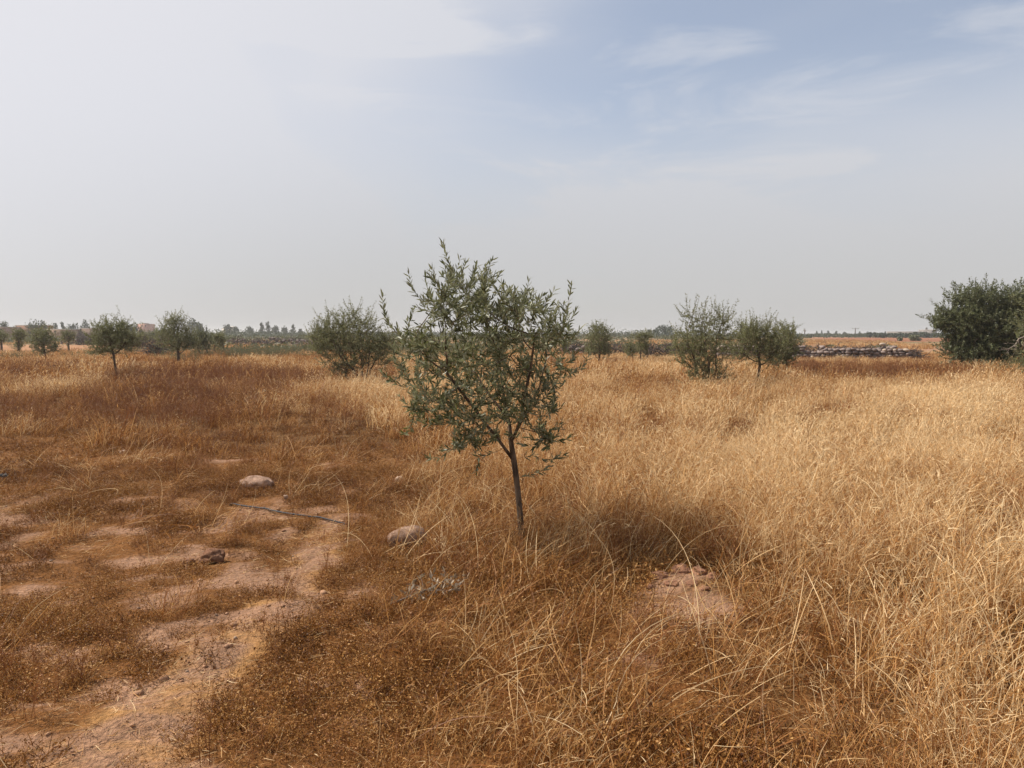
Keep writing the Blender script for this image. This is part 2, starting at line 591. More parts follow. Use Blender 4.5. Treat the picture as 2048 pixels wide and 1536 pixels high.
M_OLIVE = leaf_mat('olive_leaf', (0.060, 0.064, 0.021), (0.135, 0.138, 0.054), (0.30, 0.30, 0.20), 0.48, 0.34, 0.28)
M_OLIVEFAR = leaf_mat('olive_foliage', (0.092, 0.097, 0.033), (0.19, 0.19, 0.078), (0.29, 0.285, 0.18), 0.55, 0.22, 0.32)
M_OLIVEDARK = leaf_mat('dark_olive_foliage', (0.050, 0.060, 0.022), (0.11, 0.12, 0.050), (0.20, 0.205, 0.125), 0.5, 0.3, 0.25)
M_EUC = leaf_mat('eucalyptus_foliage', (0.030, 0.042, 0.026), (0.058, 0.074, 0.046), (0.06, 0.075, 0.05), 0.6, 0.3)
M_SHRUB = leaf_mat('shrub_foliage', (0.058, 0.068, 0.030), (0.11, 0.115, 0.055), (0.12, 0.12, 0.065), 0.6, 0.3)
M_DRYLEAF = leaf_mat('dead_olive_leaf', (0.12, 0.078, 0.045), (0.33, 0.25, 0.17), (0.46, 0.39, 0.30), 0.7, 0.1, 0.1)


def plain_mat(name, col, rough=0.5, spec=0.5, scale=30.0, var=0.25):
    m, t, out = new_mat(name)
    n = noise(t, scale, 4)
    vm = N(t, 'ShaderNodeVectorMath', operation='SCALE')
    vm.inputs[0].default_value = col
    t.links.new(map_range(t, n, 0.3, 0.7, 1 - var, 1 + var, False), vm.inputs['Scale'])
    d = N(t, 'ShaderNodeBsdfPrincipled')
    d.inputs['Roughness'].default_value = rough
    d.inputs['Specular IOR Level'].default_value = spec
    t.links.new(vm.outputs[0], d.inputs['Base Color'])
    t.links.new(d.outputs[0], out.inputs[0])
    return m


M_HOSE = plain_mat('black_polythene_hose', (0.022, 0.025, 0.033), 0.6, 0.25)
M_SHELL = plain_mat('snail_shell', (0.74, 0.70, 0.63), 0.4, 0.5, 200.0, 0.12)
M_SCRAP = plain_mat('grey_plastic_scrap', (0.075, 0.070, 0.066), 0.8, 0.15)

# ------------------------------------------------------------------ ground
def build_ground():
    tx = np.linspace(-1, 1, 481)
    xs = 1.5 * np.sinh(8.25 * tx)
    ty = np.linspace(-0.42, 1, 461)
    ys = 4.2 + 1.6 * np.sinh(8.05 * ty)
    X, Y = np.meshgrid(xs, ys)
    x = X.ravel(); y = Y.ravel()
    z = hgt(x, y)
    r = np.hypot(x, y)
    b = bare_mask(x, y)
    soil = np.array([0.33, 0.19, 0.118]); litter = np.array([0.19, 0.082, 0.025]); straw = np.array([0.34, 0.18, 0.07])
    damp = np.array([0.20, 0.105, 0.068])
    low = soft_low(x, y)
    base = litter * low[:, None] + straw * 0.42 * (1 - low[:, None])  # straw tone darkened under tall grass, painting in shade between the tufts
    pth = inside(PATHP, x, y)[:, None]
    base = np.where(pth, straw * 1.1, base)
    sc = soil * (0.85 + 0.3 * fbm(x * 1.3, y * 1.3, 91, 3))[:, None]
    c = base * (1 - b[:, None]) + sc * b[:, None]
    # far fields: tan stubble, red plough, grey-green scrub
    far = sstep(r, 30, 62)[:, None]
    fn = fbm(x * 0.035, y * 0.014, 61, 4)
    tan = np.array([0.29, 0.18, 0.10]); pink = np.array([0.31, 0.175, 0.105]); green = np.array([0.14, 0.125, 0.06])
    fc = tan[None] + (pink - tan)[None] * sstep(fn, 0.45, 0.6)[:, None]
    gm = sstep(fbm(x * 0.03 + 9, y * 0.011, 67, 4), 0.47, 0.62) * sstep(y, 70, 140)
    fc = fc + (green[None] - fc) * (gm * 0.85)[:, None]
    red = sstep(y, 135, 160) * (1 - sstep(y, 260, 330)) * sstep(x / np.maximum(y, 1), 0.36, 0.42)
    fc = fc + (np.array([0.25, 0.105, 0.058])[None] - fc) * (red * 0.9)[:, None]
    redl = sstep(y, 55, 75) * (1 - sstep(y, 100, 118)) * (1 - sstep(x / np.maximum(y, 1), -0.5, -0.34))
    fc = fc + (np.array([0.36, 0.19, 0.10])[None] - fc) * (redl * 0.9)[:, None]
    c = c * (1 - far) + fc * far
    nx, ny = len(xs), len(ys)
    i = (np.arange(ny - 1)[:, None] * nx + np.arange(nx - 1)[None, :]).ravel()
    F = np.stack([i, i + 1, i + nx + 1, i + nx], -1)
    me = mesh_np('ground', np.stack([x, y, z], -1), F, (M_SOIL,), True, {'ground_tone': np.c_[c, np.ones(len(c))]})
    return put('ground', me, kind='structure', label='dry reddish earth with litter and bare patches')


build_ground()

# ------------------------------------------------------------------ plant prototypes for the ground cover
def ribbons(r, roots, az, th0, th1, L, Wd, K=6, daz=None, p=1.4, flat=False):
    n = len(az)
    t = np.linspace(0, 1, K)[None, :]
    th = th0[:, None] + th1[:, None] * t ** p
    a = az[:, None] + (0 if daz is None else daz[:, None] * t)
    D = np.stack([np.sin(th) * np.cos(a), np.sin(th) * np.sin(a), np.cos(th)], -1)
    st = (L / (K - 1))[:, None, None] * D
    P = roots[:, None, :] + np.concatenate([np.zeros((n, 1, 3)), np.cumsum(st[:, :-1], 1)], 1)
    P[..., 2] = np.maximum(P[..., 2], 0.003)
    rv = unit(r.normal(size=(n, 1, 3)))
    if flat:
        rv = np.broadcast_to(np.array([0, 0, 1.0]), (n, 1, 3))
    Sd = unit(np.cross(D, np.broadcast_to(rv, D.shape)))
    w = (Wd[:, None] * (1 - 0.75 * t ** 2) * 0.5)[..., None]
    V = np.stack([P - Sd * w, P + Sd * w], 2)
    idx = np.arange(n * K * 2).reshape(n, K, 2)
    F = np.stack([idx[:, :-1, 0], idx[:, :-1, 1], idx[:, 1:, 1], idx[:, 1:, 0]], -1).reshape(-1, 4)
    sh = np.clip(r.random(n)[:, None] * 0.9 + 0.15 * t, 0, 1)
    sh = np.repeat(sh[:, :, None], 2, 2).ravel()
    return V.reshape(-1, 3), F, sh, P, D


def disc(r, n, rad, power=0.5):
    a = r.random(n) * 2 * PI; q = rad * r.random(n) ** power
    return np.stack([q * np.cos(a), q * np.sin(a), np.zeros(n)], -1)


def proto_collection(name, meshes):
    c = bpy.data.collections.new(name)
    for i, me in enumerate(meshes):
        o = bpy.data.objects.new('%s_%02d' % (name, i), me)
        c.objects.link(o)
    return c


def merge(parts):
    V = []; F = []; Sx = []; n = 0
    for (v, f, s) in parts:
        V.append(v); F.append(f + n); Sx.append(s); n += len(v)
    return np.vstack(V), np.vstack(F), np.concatenate(Sx)


def leaflets(r, at, size, shade=None):
    """little leaf scraps: one quad each at the points 'at'"""
    n = len(at)
    d = unit(r.normal(size=(n, 3))); s = unit(np.cross(d, r.normal(size=(n, 3))))
    L = size * (0.6 + 0.8 * r.random((n, 1))); w = L * (0.3 + 0.3 * r.random((n, 1)))
    V = np.stack([at, at + d * L * 0.5 + s * w * 0.5, at + d * L, at + d * L * 0.5 - s * w * 0.5], 1).reshape(-1, 3)
    V[:, 2] = np.maximum(V[:, 2], 0.002)
    F = np.arange(n * 4).reshape(-1, 4)
    sh = np.repeat(r.random(n) if shade is None else shade, 4)
    return V, F, sh


def tall_tuft(r, n, wmul, rad=0.22, hmul=1.0, K=6):
    parts = []
    roots = disc(r, n, rad)
    az = r.normal(0, 1.5, n)
    L = r.uniform(0.16, 0.52, n) * hmul
    V, F, s, P, D = ribbons(r, roots, az, np.abs(r.normal(0.15, 0.4, n)), r.uniform(0.0, 2.1, n), L, r.uniform(0.0012, 0.0036, n) * wmul, K, r.normal(0, 0.8, n))
    parts.append((V, F, s))
    # seed heads: short awns fanned along the top third
    pick = r.random(n) < 0.7
    for k in (-1, -2):
        q = P[pick][:, k]; m = len(q)
        if m:
            V, F, s, _, _ = ribbons(r, q, az[pick] + r.normal(0, 1.0, m), r.uniform(0.3, 1.5, m), r.uniform(-0.3, 0.8, m), r.uniform(0.025, 0.07, m) * hmul, r.uniform(0.0016, 0.003, m) * wmul, 3)
            parts.append((V, F, np.clip(s + 0.15, 0, 1)))
    m = int(n * 0.7)
    V, F, s, _, _ = ribbons(r, disc(r, m, rad * 1.15), r.uniform(-PI, PI, m), r.uniform(0.1, 1.1, m), r.uniform(0, 1.3, m), r.uniform(0.06, 0.22, m), r.uniform(0.0014, 0.003, m) * wmul, 4)
    parts.append((V, F, s * 0.7))
    return merge(parts)


def lodged_tuft(r, n, wmul, rad=0.2, hmul=1.0):
    """straw beaten down and tangled"""
    az = r.normal(0, 1.0, n)
    V, F, s, P, D = ribbons(r, disc(r, n, rad), az, r.uniform(0.35, 1.35, n), r.uniform(-0.3, 1.1, n), r.uniform(0.14, 0.46, n) * hmul, r.uniform(0.0014, 0.0036, n) * wmul, 7, r.normal(0, 1.0, n), 1.0)
    parts = [(V, F, s)]
    m = n // 2
    V, F, s, P, D = ribbons(r, disc(r, m, rad), r.uniform(-PI, PI, m), r.uniform(0.0, 0.9, m), r.uniform(0.2, 1.6, m), r.uniform(0.06, 0.2, m) * hmul, r.uniform(0.0014, 0.003, m) * wmul, 5, r.normal(0, 0.8, m))
    parts.append((V, F, s * 0.8))
    parts.append(leaflets(r, P[:, -1], 0.012, 0.3 + 0.5 * r.random(m)))
    return merge(parts)


def low_weed(r, n, wmul, rad=0.13, hmul=1.0, nl=7):
    parts = []
    roots = disc(r, n, rad, 0.7)
    L = r.uniform(0.035, 0.115, n) * hmul
    V, F, s, P, D = ribbons(r, roots, r.uniform(-PI, PI, n), r.uniform(0.1, 1.2, n), r.uniform(-0.4, 0.9, n), L, r.uniform(0.0012, 0.0024, n) * wmul, 4, r.normal(0, 1.0, n))
    parts.append((V, F, s * 0.7))
    for k in range(nl):
        t = r.random(n)
        i = np.clip((t * 3).astype(int), 0, 2); f = (t * 3 - i)[:, None]
        q = P[np.arange(n), i] * (1 - f) + P[np.arange(n), i + 1] * f
        parts.append(leaflets(r, q, 0.009 * wmul ** 0.6))
    q = P[:, -1]
    parts.append(leaflets(r, q, 0.011 * wmul ** 0.6, 0.45 + 0.4 * r.random(len(q))))
    m = n // 2
    V, F, s, _, _ = ribbons(r, disc(r, m, rad * 1.3) + [0, 0, 0.004], r.uniform(-PI, PI, m), r.uniform(1.3, 1.6, m), r.uniform(-0.2, 0.2, m), r.uniform(0.03, 0.10, m), r.uniform(0.0012, 0.0024, m) * wmul, 3, r.normal(0, 0.6, m))
    parts.append((V, F, s))
    return merge(parts)


def russet_weed(r, n, wmul, rad=0.22, hmul=1.0):
    parts = []
    roots = disc(r, n, rad)
    L = r.uniform(0.22, 0.5, n) * hmul
    V, F, s, P, D = ribbons(r, roots, r.uniform(-PI, PI, n), r.uniform(0.0, 0.35, n), r.uniform(-0.1, 0.5, n), L, r.uniform(0.0018, 0.003, n) * wmul, 5)
    parts.append((V, F, s * 0.6))
    for k in range(6):
        i = r.integers(2, 5, n)
        q = P[np.arange(n), i]
        V, F, s, P2, _ = ribbons(r, q, r.uniform(-PI, PI, n), r.uniform(0.3, 1.0, n), r.uniform(-0.3, 0.3, n), r.uniform(0.04, 0.12, n) * hmul, r.uniform(0.0012, 0.0022, n) * wmul, 3)
        parts.append((V, F, s * 0.8))
        parts.append(leaflets(r, P2[:, -1], 0.008 * wmul ** 0.8))
        parts.append(leaflets(r, P2[:, 1], 0.008 * wmul ** 0.8))
    return merge(parts)


def stalk(r, wmul=1.0):
    n = 1
    V, F, s, P, D = ribbons(r, np.zeros((1, 3)), r.normal(0, 0.5, n), r.uniform(0.2, 0.9, n), r.uniform(0.4, 1.6, n), r.uniform(0.45, 0.95, n), np.array([0.0042]) * wmul, 12, r.normal(0, 1.1, n), 1.0 + r.random())
    parts = [(V, F, np.full(len(V), 0.5 + 0.5 * r.random()))]
    m = 3
    i = r.integers(4, 11, m)
    V, F, s, _, _ = ribbons(r, P[0, i], r.uniform(-PI, PI, m), r.uniform(0.5, 1.6, m), r.uniform(-0.3, 0.7, m), r.uniform(0.06, 0.2, m), np.full(m, 0.002) * wmul, 4)
    parts.append((V, F, s))
    return merge(parts)


def litter(r, n, wmul=1.0):
    V, F, s, _, _ = ribbons(r, disc(r, n, 0.22) + np.c_[np.zeros((n, 2)), r.uniform(0.002, 0.014, n)], r.uniform(-PI, PI, n), r.uniform(1.3, 1.62, n), r.uniform(-0.15, 0.15, n), r.uniform(0.015, 0.11, n), r.uniform(0.0013, 0.003, n) * wmul, 3, r.normal(0, 0.5, n))
    return V, F, s


def protos(name, mat, makers):
    out = []
    for i, mk in enumerate(makers):
        V, F, s = mk(np.random.default_rng(900 + 37 * i + len(name)))
        out.append(mesh_np('%s_%02d' % (name, i), V, F, (mat,), False, {'shade': s}))
    return proto_collection(name, out)


def ground_cover(name, label, cat, coll, nvar, pts, rot, scl, tint, seed):
    """One object of uncountable growth: a point on the ground for each tuft, filled by geometry nodes."""
    r = np.random.default_rng(seed)
    n = len(pts)
    me = bpy.data.meshes.new(name)
    me.vertices.add(n)
    me.vertices.foreach_set('co', np.asarray(pts, np.float32).reshape(-1))
    for k, ty, v in (('spin', 'FLOAT_VECTOR', rot), ('size', 'FLOAT', scl), ('tint', 'FLOAT', tint)):
        a = me.attributes.new(k, ty, 'POINT')
        a.data.foreach_set('vector' if ty == 'FLOAT_VECTOR' else 'value', np.asarray(v, np.float32).reshape(-1))
    a = me.attributes.new('variant', 'INT', 'POINT')
    a.data.foreach_set('value', r.integers(0, nvar, n).astype(np.int32))
    me.update()
    o = put(name, me, kind='stuff', label=label, category=cat)
    g = bpy.data.node_groups.new(name, 'GeometryNodeTree')
    g.interface.new_socket('Geometry', in_out='INPUT', socket_type='NodeSocketGeometry')
    g.interface.new_socket('Geometry', in_out='OUTPUT', socket_type='NodeSocketGeometry')
    gi = g.nodes.new('NodeGroupInput'); go = g.nodes.new('NodeGroupOutput')
    ip = g.nodes.new('GeometryNodeInstanceOnPoints')
    ci = g.nodes.new('GeometryNodeCollectionInfo')
    ci.inputs['Collection'].default_value = coll
    ci.inputs['Separate Children'].default_value = True
    ci.inputs['Reset Children'].default_value = True

    def named(nm, ty):
        a = g.nodes.new('GeometryNodeInputNamedAttribute'); a.data_type = ty
        a.inputs['Name'].default_value = nm
        return next(s for s in a.outputs if s.enabled and s.name == 'Attribute')
    e = g.nodes.new('FunctionNodeEulerToRotation')
    L = g.links.new
    L(named('spin', 'FLOAT_VECTOR'), e.inputs[0])
    L(gi.outputs[0], ip.inputs['Points'])
    L(ci.outputs[0], ip.inputs['Instance'])
    ip.inputs['Pick Instance'].default_value = True
    L(named('variant', 'INT'), ip.inputs['Instance Index'])
    L(e.outputs[0], ip.inputs['Rotation'])
    L(named('size', 'FLOAT'), ip.inputs['Scale'])
    L(ip.outputs[0], go.inputs[0])
    md = o.modifiers.new('growth', 'NODES'); md.node_group = g
    return o


def wedge(r, y0, y1, dens, margin=2.2, slope=0.78):
    """random spots over the strip of land between two distances"""
    w1 = slope * y1 + margin
    n = int(dens * 2 * w1 * (y1 - y0))
    x = r.uniform(-w1, w1, n); y = r.uniform(y0, y1, n)
    k = np.abs(x) < slope * y + margin
    return x[k], y[k]


def lean_dir(x, y):
    return (fbm(x * 0.5, y * 0.5, 111, 3) - 0.5) * 5.0 - 0.25


SHORT = poly([(700, 1120), (700, 985), (860, 960), (1000, 1000), (1120, 1050), (1180, 1110), (1000, 1130)])


def cleared(x, y):
    return 1 - 0.9 * np.maximum(np.maximum(blob(x, y, 590, 1036, 135, 17, 0.4), 0.85 * blob(x, y, 1372, 1205, 78, 36, 0.6)), blob(x, y, 500, 1018, 60, 10, 0.4))


def zones(x, y):
    low = soft_low(x, y)
    bare = bare_mask(x, y)
    rus = np.maximum(inside(RUSSET_L, x, y), inside(RUSSET_R, x, y))
    mid = inside(MIDBROWN, x, y)
    yel = np.zeros(len(x))
    for b in YELLOW:
        yel = np.maximum(yel, blob(x, y, *b))
    return low, bare, rus, mid, yel


def grow():
    r = np.random.default_rng(5)
    # --- prototypes, finer close by
    cA = protos('tall_grass_near', M_GRASS, [lambda q: tall_tuft(q, 84, 1.45, 0.2)] * 7)
    cB = protos('tall_grass_mid', M_GRASS, [lambda q: tall_tuft(q, 62, 3.0, 0.26, 1.0, 5)] * 6)
    cC = protos('tall_grass_far', M_GRASS, [lambda q: tall_tuft(q, 52, 7.0, 0.42, 1.0, 4)] * 5)
    cD = protos('tall_grass_remote', M_GRASS, [lambda q: tall_tuft(q, 50, 14, 0.9, 1.0, 3)] * 4)
    wA = protos('low_weed_near', M_WEED, [lambda q: low_weed(q, 40, 1.35)] * 7)
    wB = protos('low_weed_mid', M_WEED, [lambda q: low_weed(q, 36, 2.6, 0.2, 1.1, 5)] * 5)
    rA = protos('russet_weed_mid', M_RUSSET, [lambda q: russet_weed(q, 26, 1.8, 0.24)] * 5)
    rB = protos('russet_weed_far', M_RUSSET, [lambda q: russet_weed(q, 20, 4.0, 0.4)] * 4)
    sA = protos('long_stalk', M_GRASS, [lambda q: stalk(q)] * 14)
    lA = protos('straw_litter', M_GRASS, [lambda q: litter(q, 46)] * 6)
    gA = protos('green_weed', M_GREENW, [lambda q: russet_weed(q, 22, 3.0, 0.35)] * 4)

    def xyz(x, y, dz=0.0):
        return np.stack([x, y, hgt(x, y) + dz], -1)

    def spin(x, y, coherent=True, tilt=0.08, sd=0.7):
        n = len(x)
        az = lean_dir(x, y) + r.normal(0, sd, n) if coherent else r.uniform(-PI, PI, n)
        return np.stack([r.normal(0, tilt, n), r.normal(0, tilt, n), az], -1)

    def tall(name, label, coll, nvar, y0, y1, dens, lod, seed):
        x, y = wedge(r, y0, y1, dens)
        low, bare, rus, mid, yel = zones(x, y)
        nz = fbm(x * 0.9, y * 0.9, 121, 3)
        cl = fbm(x * 2.4, y * 2.4, 131, 2)
        keep = np.ones(len(x)) * (0.10 + 0.90 * sstep(cl, 0.38, 0.54))
        keep = keep * (1 - low) + low * (0.03 + 0.12 * sstep(nz, 0.5, 0.7))
        right = sstep(x + 0.3 * (y - 3.5), 0.1, 1.1)
        ctr = sstep(x + 0.1 * (y - 4), -0.75, 0.1)
        keep = np.where((low > 0.3) & (y < 6.2), np.maximum(keep, 0.42 * ctr * (0.3 + 0.9 * sstep(nz, 0.35, 0.62))), keep)
        keep = np.where(inside(SHORT, x, y), 0.55, keep)
        keep = np.where(mid, 0.45, keep)
        keep = np.where(rus, 0.22, keep)
        keep = keep * (1 - 0.93 * sstep(bare, 0.35, 0.75))
        keep = np.where((yel > 0.3) & (low > 0.5), 0.75, keep)
        keep = keep * (1 - 0.92 * np.maximum(blob(x, y, 1046, 1100, 60, 34, 0.5), blob(x, y, 812, 1108, 60, 22, 0.5)))
        keep = keep * cleared(x, y)
        k = r.random(len(x)) < keep
        x, y, nz, yel, low, mid, rus = x[k], y[k], nz[k], yel[k], low[k], mid[k], rus[k]
        big = fbm(x * 0.22, y * 0.22, 141, 3)
        scl = (0.30 + 0.75 * nz + 0.35 * cl[k] + 0.45 * r.random(len(x)) ** 2) * (1 - 0.42 * low) * np.where(mid, 0.62, 1.0) * np.where(inside(SHORT, x, y), 0.62, 1.0)
        scl = scl * np.where((y > 34) & (x > 1), 0.62, 1.0) * np.where((y > 40) & (x <= 1), 0.75, 1.0)
        tint = 0.53 + 1.0 * (big - 0.5) + 0.45 * (nz - 0.5) + 0.5 * (cl[k] - 0.5) + 0.06 * sstep(x, 0, 6)
        tint = tint - 0.12 * sstep(y, 38, 55)
        tint = tint + 0.22 * yel - 0.12 * mid - 0.22 * rus - 0.10 * low
        tint = tint - 0.24 * sstep(y, 6, 11) * sstep(-x / y, 0.08, 0.2) * (1 - 0.6 * sstep(y, 28, 45)) * (1 - yel)
        return ground_cover(name, label, 'grass', coll, nvar, xyz(x, y, -0.01), spin(x, y), scl, tint, seed)

    tall('dry_grass', 'tangled golden dry grass round the young olive in the foreground', cA, 7, 1.2, 9.5, 22, 0, 1)
    tall('dry_grass', 'golden dry grass filling the middle of the field', cB, 6, 9.5, 22, 10.5, 1, 2)
    tall('dry_grass', 'tan dry grass between the scattered olive trees', cC, 5, 22, 62, 3.4, 2, 3)
    # remote stubble
    x, y = wedge(r, 62, 175, 0.34)
    nz = fbm(x * 0.06, y * 0.03, 151, 3)
    k = r.random(len(x)) < sstep(nz, 0.40, 0.62)
    x, y, nz = x[k], y[k], nz[k]
    ground_cover('stubble', 'thin pale stubble on the fields beyond the stone wall', 'grass', cD, 4, xyz(x, y), spin(x, y), 0.55 + 0.5 * r.random(len(x)), 0.5 + 0.5 * (nz - 0.5), 4)

    # low withered weeds
    def weeds(name, label, coll, nvar, y0, y1, dens, seed, base=0.42):
        x, y = wedge(r, y0, y1, dens)
        low, bare, rus, mid, yel = zones(x, y)
        nz = fbm(x * 2.2, y * 2.2, 161, 3)
        keep = low * (0.35 + 0.65 * sstep(nz, 0.32, 0.55)) + (1 - low) * 0.22
        keep = np.where(mid, 0.5, keep)
        keep = keep * (1 - 0.80 * sstep(bare, 0.3, 0.8))
        keep = keep * np.where(inside(PATHP, x, y), 0.45, 1) * (0.35 + 0.65 * cleared(x, y))
        k = r.random(len(x)) < keep
        x, y, nz = x[k], y[k], nz[k]
        big = fbm(x * 0.8, y * 0.8, 171, 3)
        right = sstep(x + 0.15 * (y - 4), -0.8, 0.8)
        tint = base + 0.55 * (big - 0.5) + 0.12 * right
        scl = (0.5 + 0.7 * nz + 0.3 * r.random(len(x))) * (0.8 + 0.35 * right)
        return ground_cover(name, label, 'weeds', coll, nvar, xyz(x, y, -0.004), spin(x, y, False, 0.15), scl, tint, seed)

    weeds('withered_weeds', 'low brown withered weeds on the bare red ground', wA, 7, 1.2, 9.0, 110, 6, 0.52)
    weeds('withered_weeds', 'low brown weeds around the half buried field stone', wB, 5, 9.0, 20, 34, 7, 0.50)

    # russet stands
    for (nm, lab, coll, nv, y0, y1, dens, sd) in (
            ('russet_weeds', 'dark russet seeding weeds in the left of the field', rA, 5, 12, 34, 5.5, 8),
            ('russet_weeds', 'russet brown weeds growing before the dry stone wall', rB, 4, 26, 60, 2.6, 9)):
        x, y = wedge(r, y0, y1, dens)
        low, bare, rus, mid, yel = zones(x, y)
        nz = fbm(x * 0.5, y * 0.5, 181, 3)
        inl = inside(RUSSET_L, x, y) if sd == 8 else inside(RUSSET_R, x, y) | ((x < -5) & (nz > 0.6)) | ((np.abs(y - 43) < 4) & (x > 2))
        wide = sstep(-x / y, 0.05, 0.2) * sstep(nz, 0.40, 0.62) * (1 - sstep(y, 30, 42))
        keep = np.where(inl, 0.30 + 0.45 * sstep(nz, 0.35, 0.55), np.where(mid, 0.30, 0.30 * wide))
        k = r.random(len(x)) < keep
        x, y = x[k], y[k]
        ground_cover(nm, lab, 'weeds', coll, nv, xyz(x, y), spin(x, y, False), r.uniform(0.75, 1.15, len(x)) * np.where(y > 34, 0.55, 1.0), 0.42 + 0.5 * (fbm(x * 0.4, y * 0.4, 191, 2) - 0.5), sd)

    # rusty stands scattered through the tall grass
    x, y = wedge(r, 4.5, 24, 6.0)
    low, bare, rus, mid, yel = zones(x, y)
    nz = fbm(x * 0.42 + 3, y * 0.42, 221, 3)
    k = (r.random(len(x)) < 0.75 * sstep(nz, 0.56, 0.66)) & (low < 0.5) & (bare < 0.4) & (x > -0.4)
    x, y = x[k], y[k]
    ground_cover('russet_weeds', 'rusty brown seeding weeds mixed through the golden grass', 'weeds', rA, 5, xyz(x, y), spin(x, y, False), r.uniform(0.5, 0.85, len(x)), r.uniform(0.45, 0.8, len(x)), 13)

    # grey-green weeds in the far left middle and thin spots of green
    x, y = wedge(r, 28, 80, 1.6)
    spots = [(600, 708, 80, 12), (470, 712, 60, 8), (10, 722, 40, 6), (190, 718, 40, 4), (1990, 748, 60, 8), (880, 706, 120, 10), (700, 702, 120, 8)]
    m = np.zeros(len(x))
    for b in spots:
        m = np.maximum(m, blob(x, y, *b))
    k = r.random(len(x)) < m * 0.8
    x, y = x[k], y[k]
    ground_cover('green_weeds', 'grey green weeds still growing in the left of the field', 'weeds', gA, 4, xyz(x, y), spin(x, y, False), r.uniform(0.8, 1.5, len(x)), r.uniform(0.3, 0.7, len(x)), 10)

    # loose long stalks
    x, y = wedge(r, 1.3, 9.5, 13)
    low, bare, rus, mid, yel = zones(x, y)
    right = sstep(x + 0.15 * (y - 4), -0.9, 0.3)
    k = r.random(len(x)) < (0.06 + 0.94 * right)
    x, y = x[k], y[k]
    n = len(x)
    ground_cover('loose_stalks', 'long bleached grass stalks arching over the weeds', 'grass', sA, 14, xyz(x, y),
                 np.stack([r.normal(0, 0.12, n), r.normal(0, 0.12, n), r.normal(0, 1.4, n)], -1), r.uniform(0.45, 1.0, n), r.uniform(0.62, 0.98, n), 11)
    # beaten-down straw over the weeds
    mA = protos('lodged_straw', M_GRASS, [lambda q: lodged_tuft(q, 30, 1.45)] * 8)
    x, y = wedge(r, 1.2, 10, 24)
    low, bare, rus, mid, yel = zones(x, y)
    ctr = sstep(x + 0.12 * (y - 4) + 0.5 * (fbm(x, y, 231, 3) - 0.5), -0.75, 0.0)
    nz = fbm(x * 1.3, y * 1.3, 241, 3)
    keep = (0.08 + 0.92 * ctr) * (0.25 + 0.75 * sstep(nz, 0.36, 0.58)) * (1 - 0.85 * sstep(bare, 0.4, 0.8))
    keep = keep * (1 - 0.55 * (1 - low)) * (1 - 0.7 * blob(x, y, 1046, 1100, 60, 34, 0.5)) * cleared(x, y)
    k = r.random(len(x)) < keep
    x, y, nz = x[k], y[k], nz[k]
    ground_cover('beaten_straw', 'beaten down orange gold straw tangled over the low weeds', 'straw', mA, 8, xyz(x, y), spin(x, y, True, 0.1, 1.0), 0.6 + 0.7 * r.random(len(x)), 0.48 + 0.9 * (nz - 0.5) + r.normal(0, 0.08, len(x)), 14)
    # small twiggy weeds standing out of the carpet
    tA = protos('twiggy_weed', M_RUSSET, [lambda q: russet_weed(q, 7, 1.5, 0.08, 0.55)] * 8)
    x, y = wedge(r, 1.2, 11, 16)
    low, bare, rus, mid, yel = zones(x, y)
    k = (r.random(len(x)) < 0.85 * sstep(fbm(x * 1.6, y * 1.6, 251, 3), 0.42, 0.62)) & (bare < 0.55)
    x, y = x[k], y[k]
    ground_cover('twiggy_weeds', 'thin reddish brown twiggy weeds standing in the foreground', 'weeds', tA, 8, xyz(x, y), spin(x, y, False, 0.15), r.uniform(0.4, 1.0, len(x)), r.uniform(0.35, 0.85, len(x)), 15)
    # litter
    x, y = wedge(r, 1.2, 10, 34)
    low, bare, rus, mid, yel = zones(x, y)
    pth = inside(PATHP, x, y)
    k = r.random(len(x)) < np.where(pth, 1.0, 0.5) * (1 - 0.55 * sstep(bare, 0.5, 0.9))
    x, y = x[k], y[k]; pth = pth[k]
    ground_cover('straw_litter', 'broken straw lying on the red soil', 'straw', lA, 6, xyz(x, y, 0.002), spin(x, y, False, 0.05), r.uniform(0.7, 1.3, len(x)), np.where(pth, 0.68, 0.5) + r.normal(0, 0.1, len(x)), 12)


grow()

# ------------------------------------------------------------------ trees
def colonize(nodes, parent, A, step, infl, kill, up=0.12, iters=90, r=None):
    P = [np.array(p, float) for p in nodes]; par = list(parent)
    A = np.array(A, float)
    arr = np.array(P)
    D = np.linalg.norm(A[:, None] - arr[None], axis=2)
    near = D.argmin(1); nd = D.min(1)
    alive = np.ones(len(A), bool)
    for it in range(iters):
        m = alive & (nd < infl)
        if not m.any():
            if not alive.any():
                break
            m = np.zeros(len(A), bool); m[np.where(alive)[0][nd[alive].argmin()]] = True
        new = []
        for k in np.unique(near[m]):
            v = unit(A[m & (near == k)] - P[k]).sum(0)
            v = unit(v + r.normal(0, 0.12, 3)); v[2] += up
            new.append((P[k] + unit(v) * step, k))
        s = len(P)
        for q, k in new:
            P.append(q); par.append(int(k))
        Q = np.array(P[s:])
        D = np.linalg.norm(A[:, None] - Q[None], axis=2)
        b = D.min(1); j = D.argmin(1)
        u = b < nd
        near[u] = s + j[u]; nd[u] = b[u]
        alive &= nd > kill
        if len(P) > 6000:
            break
    return np.array(P), np.array(par)


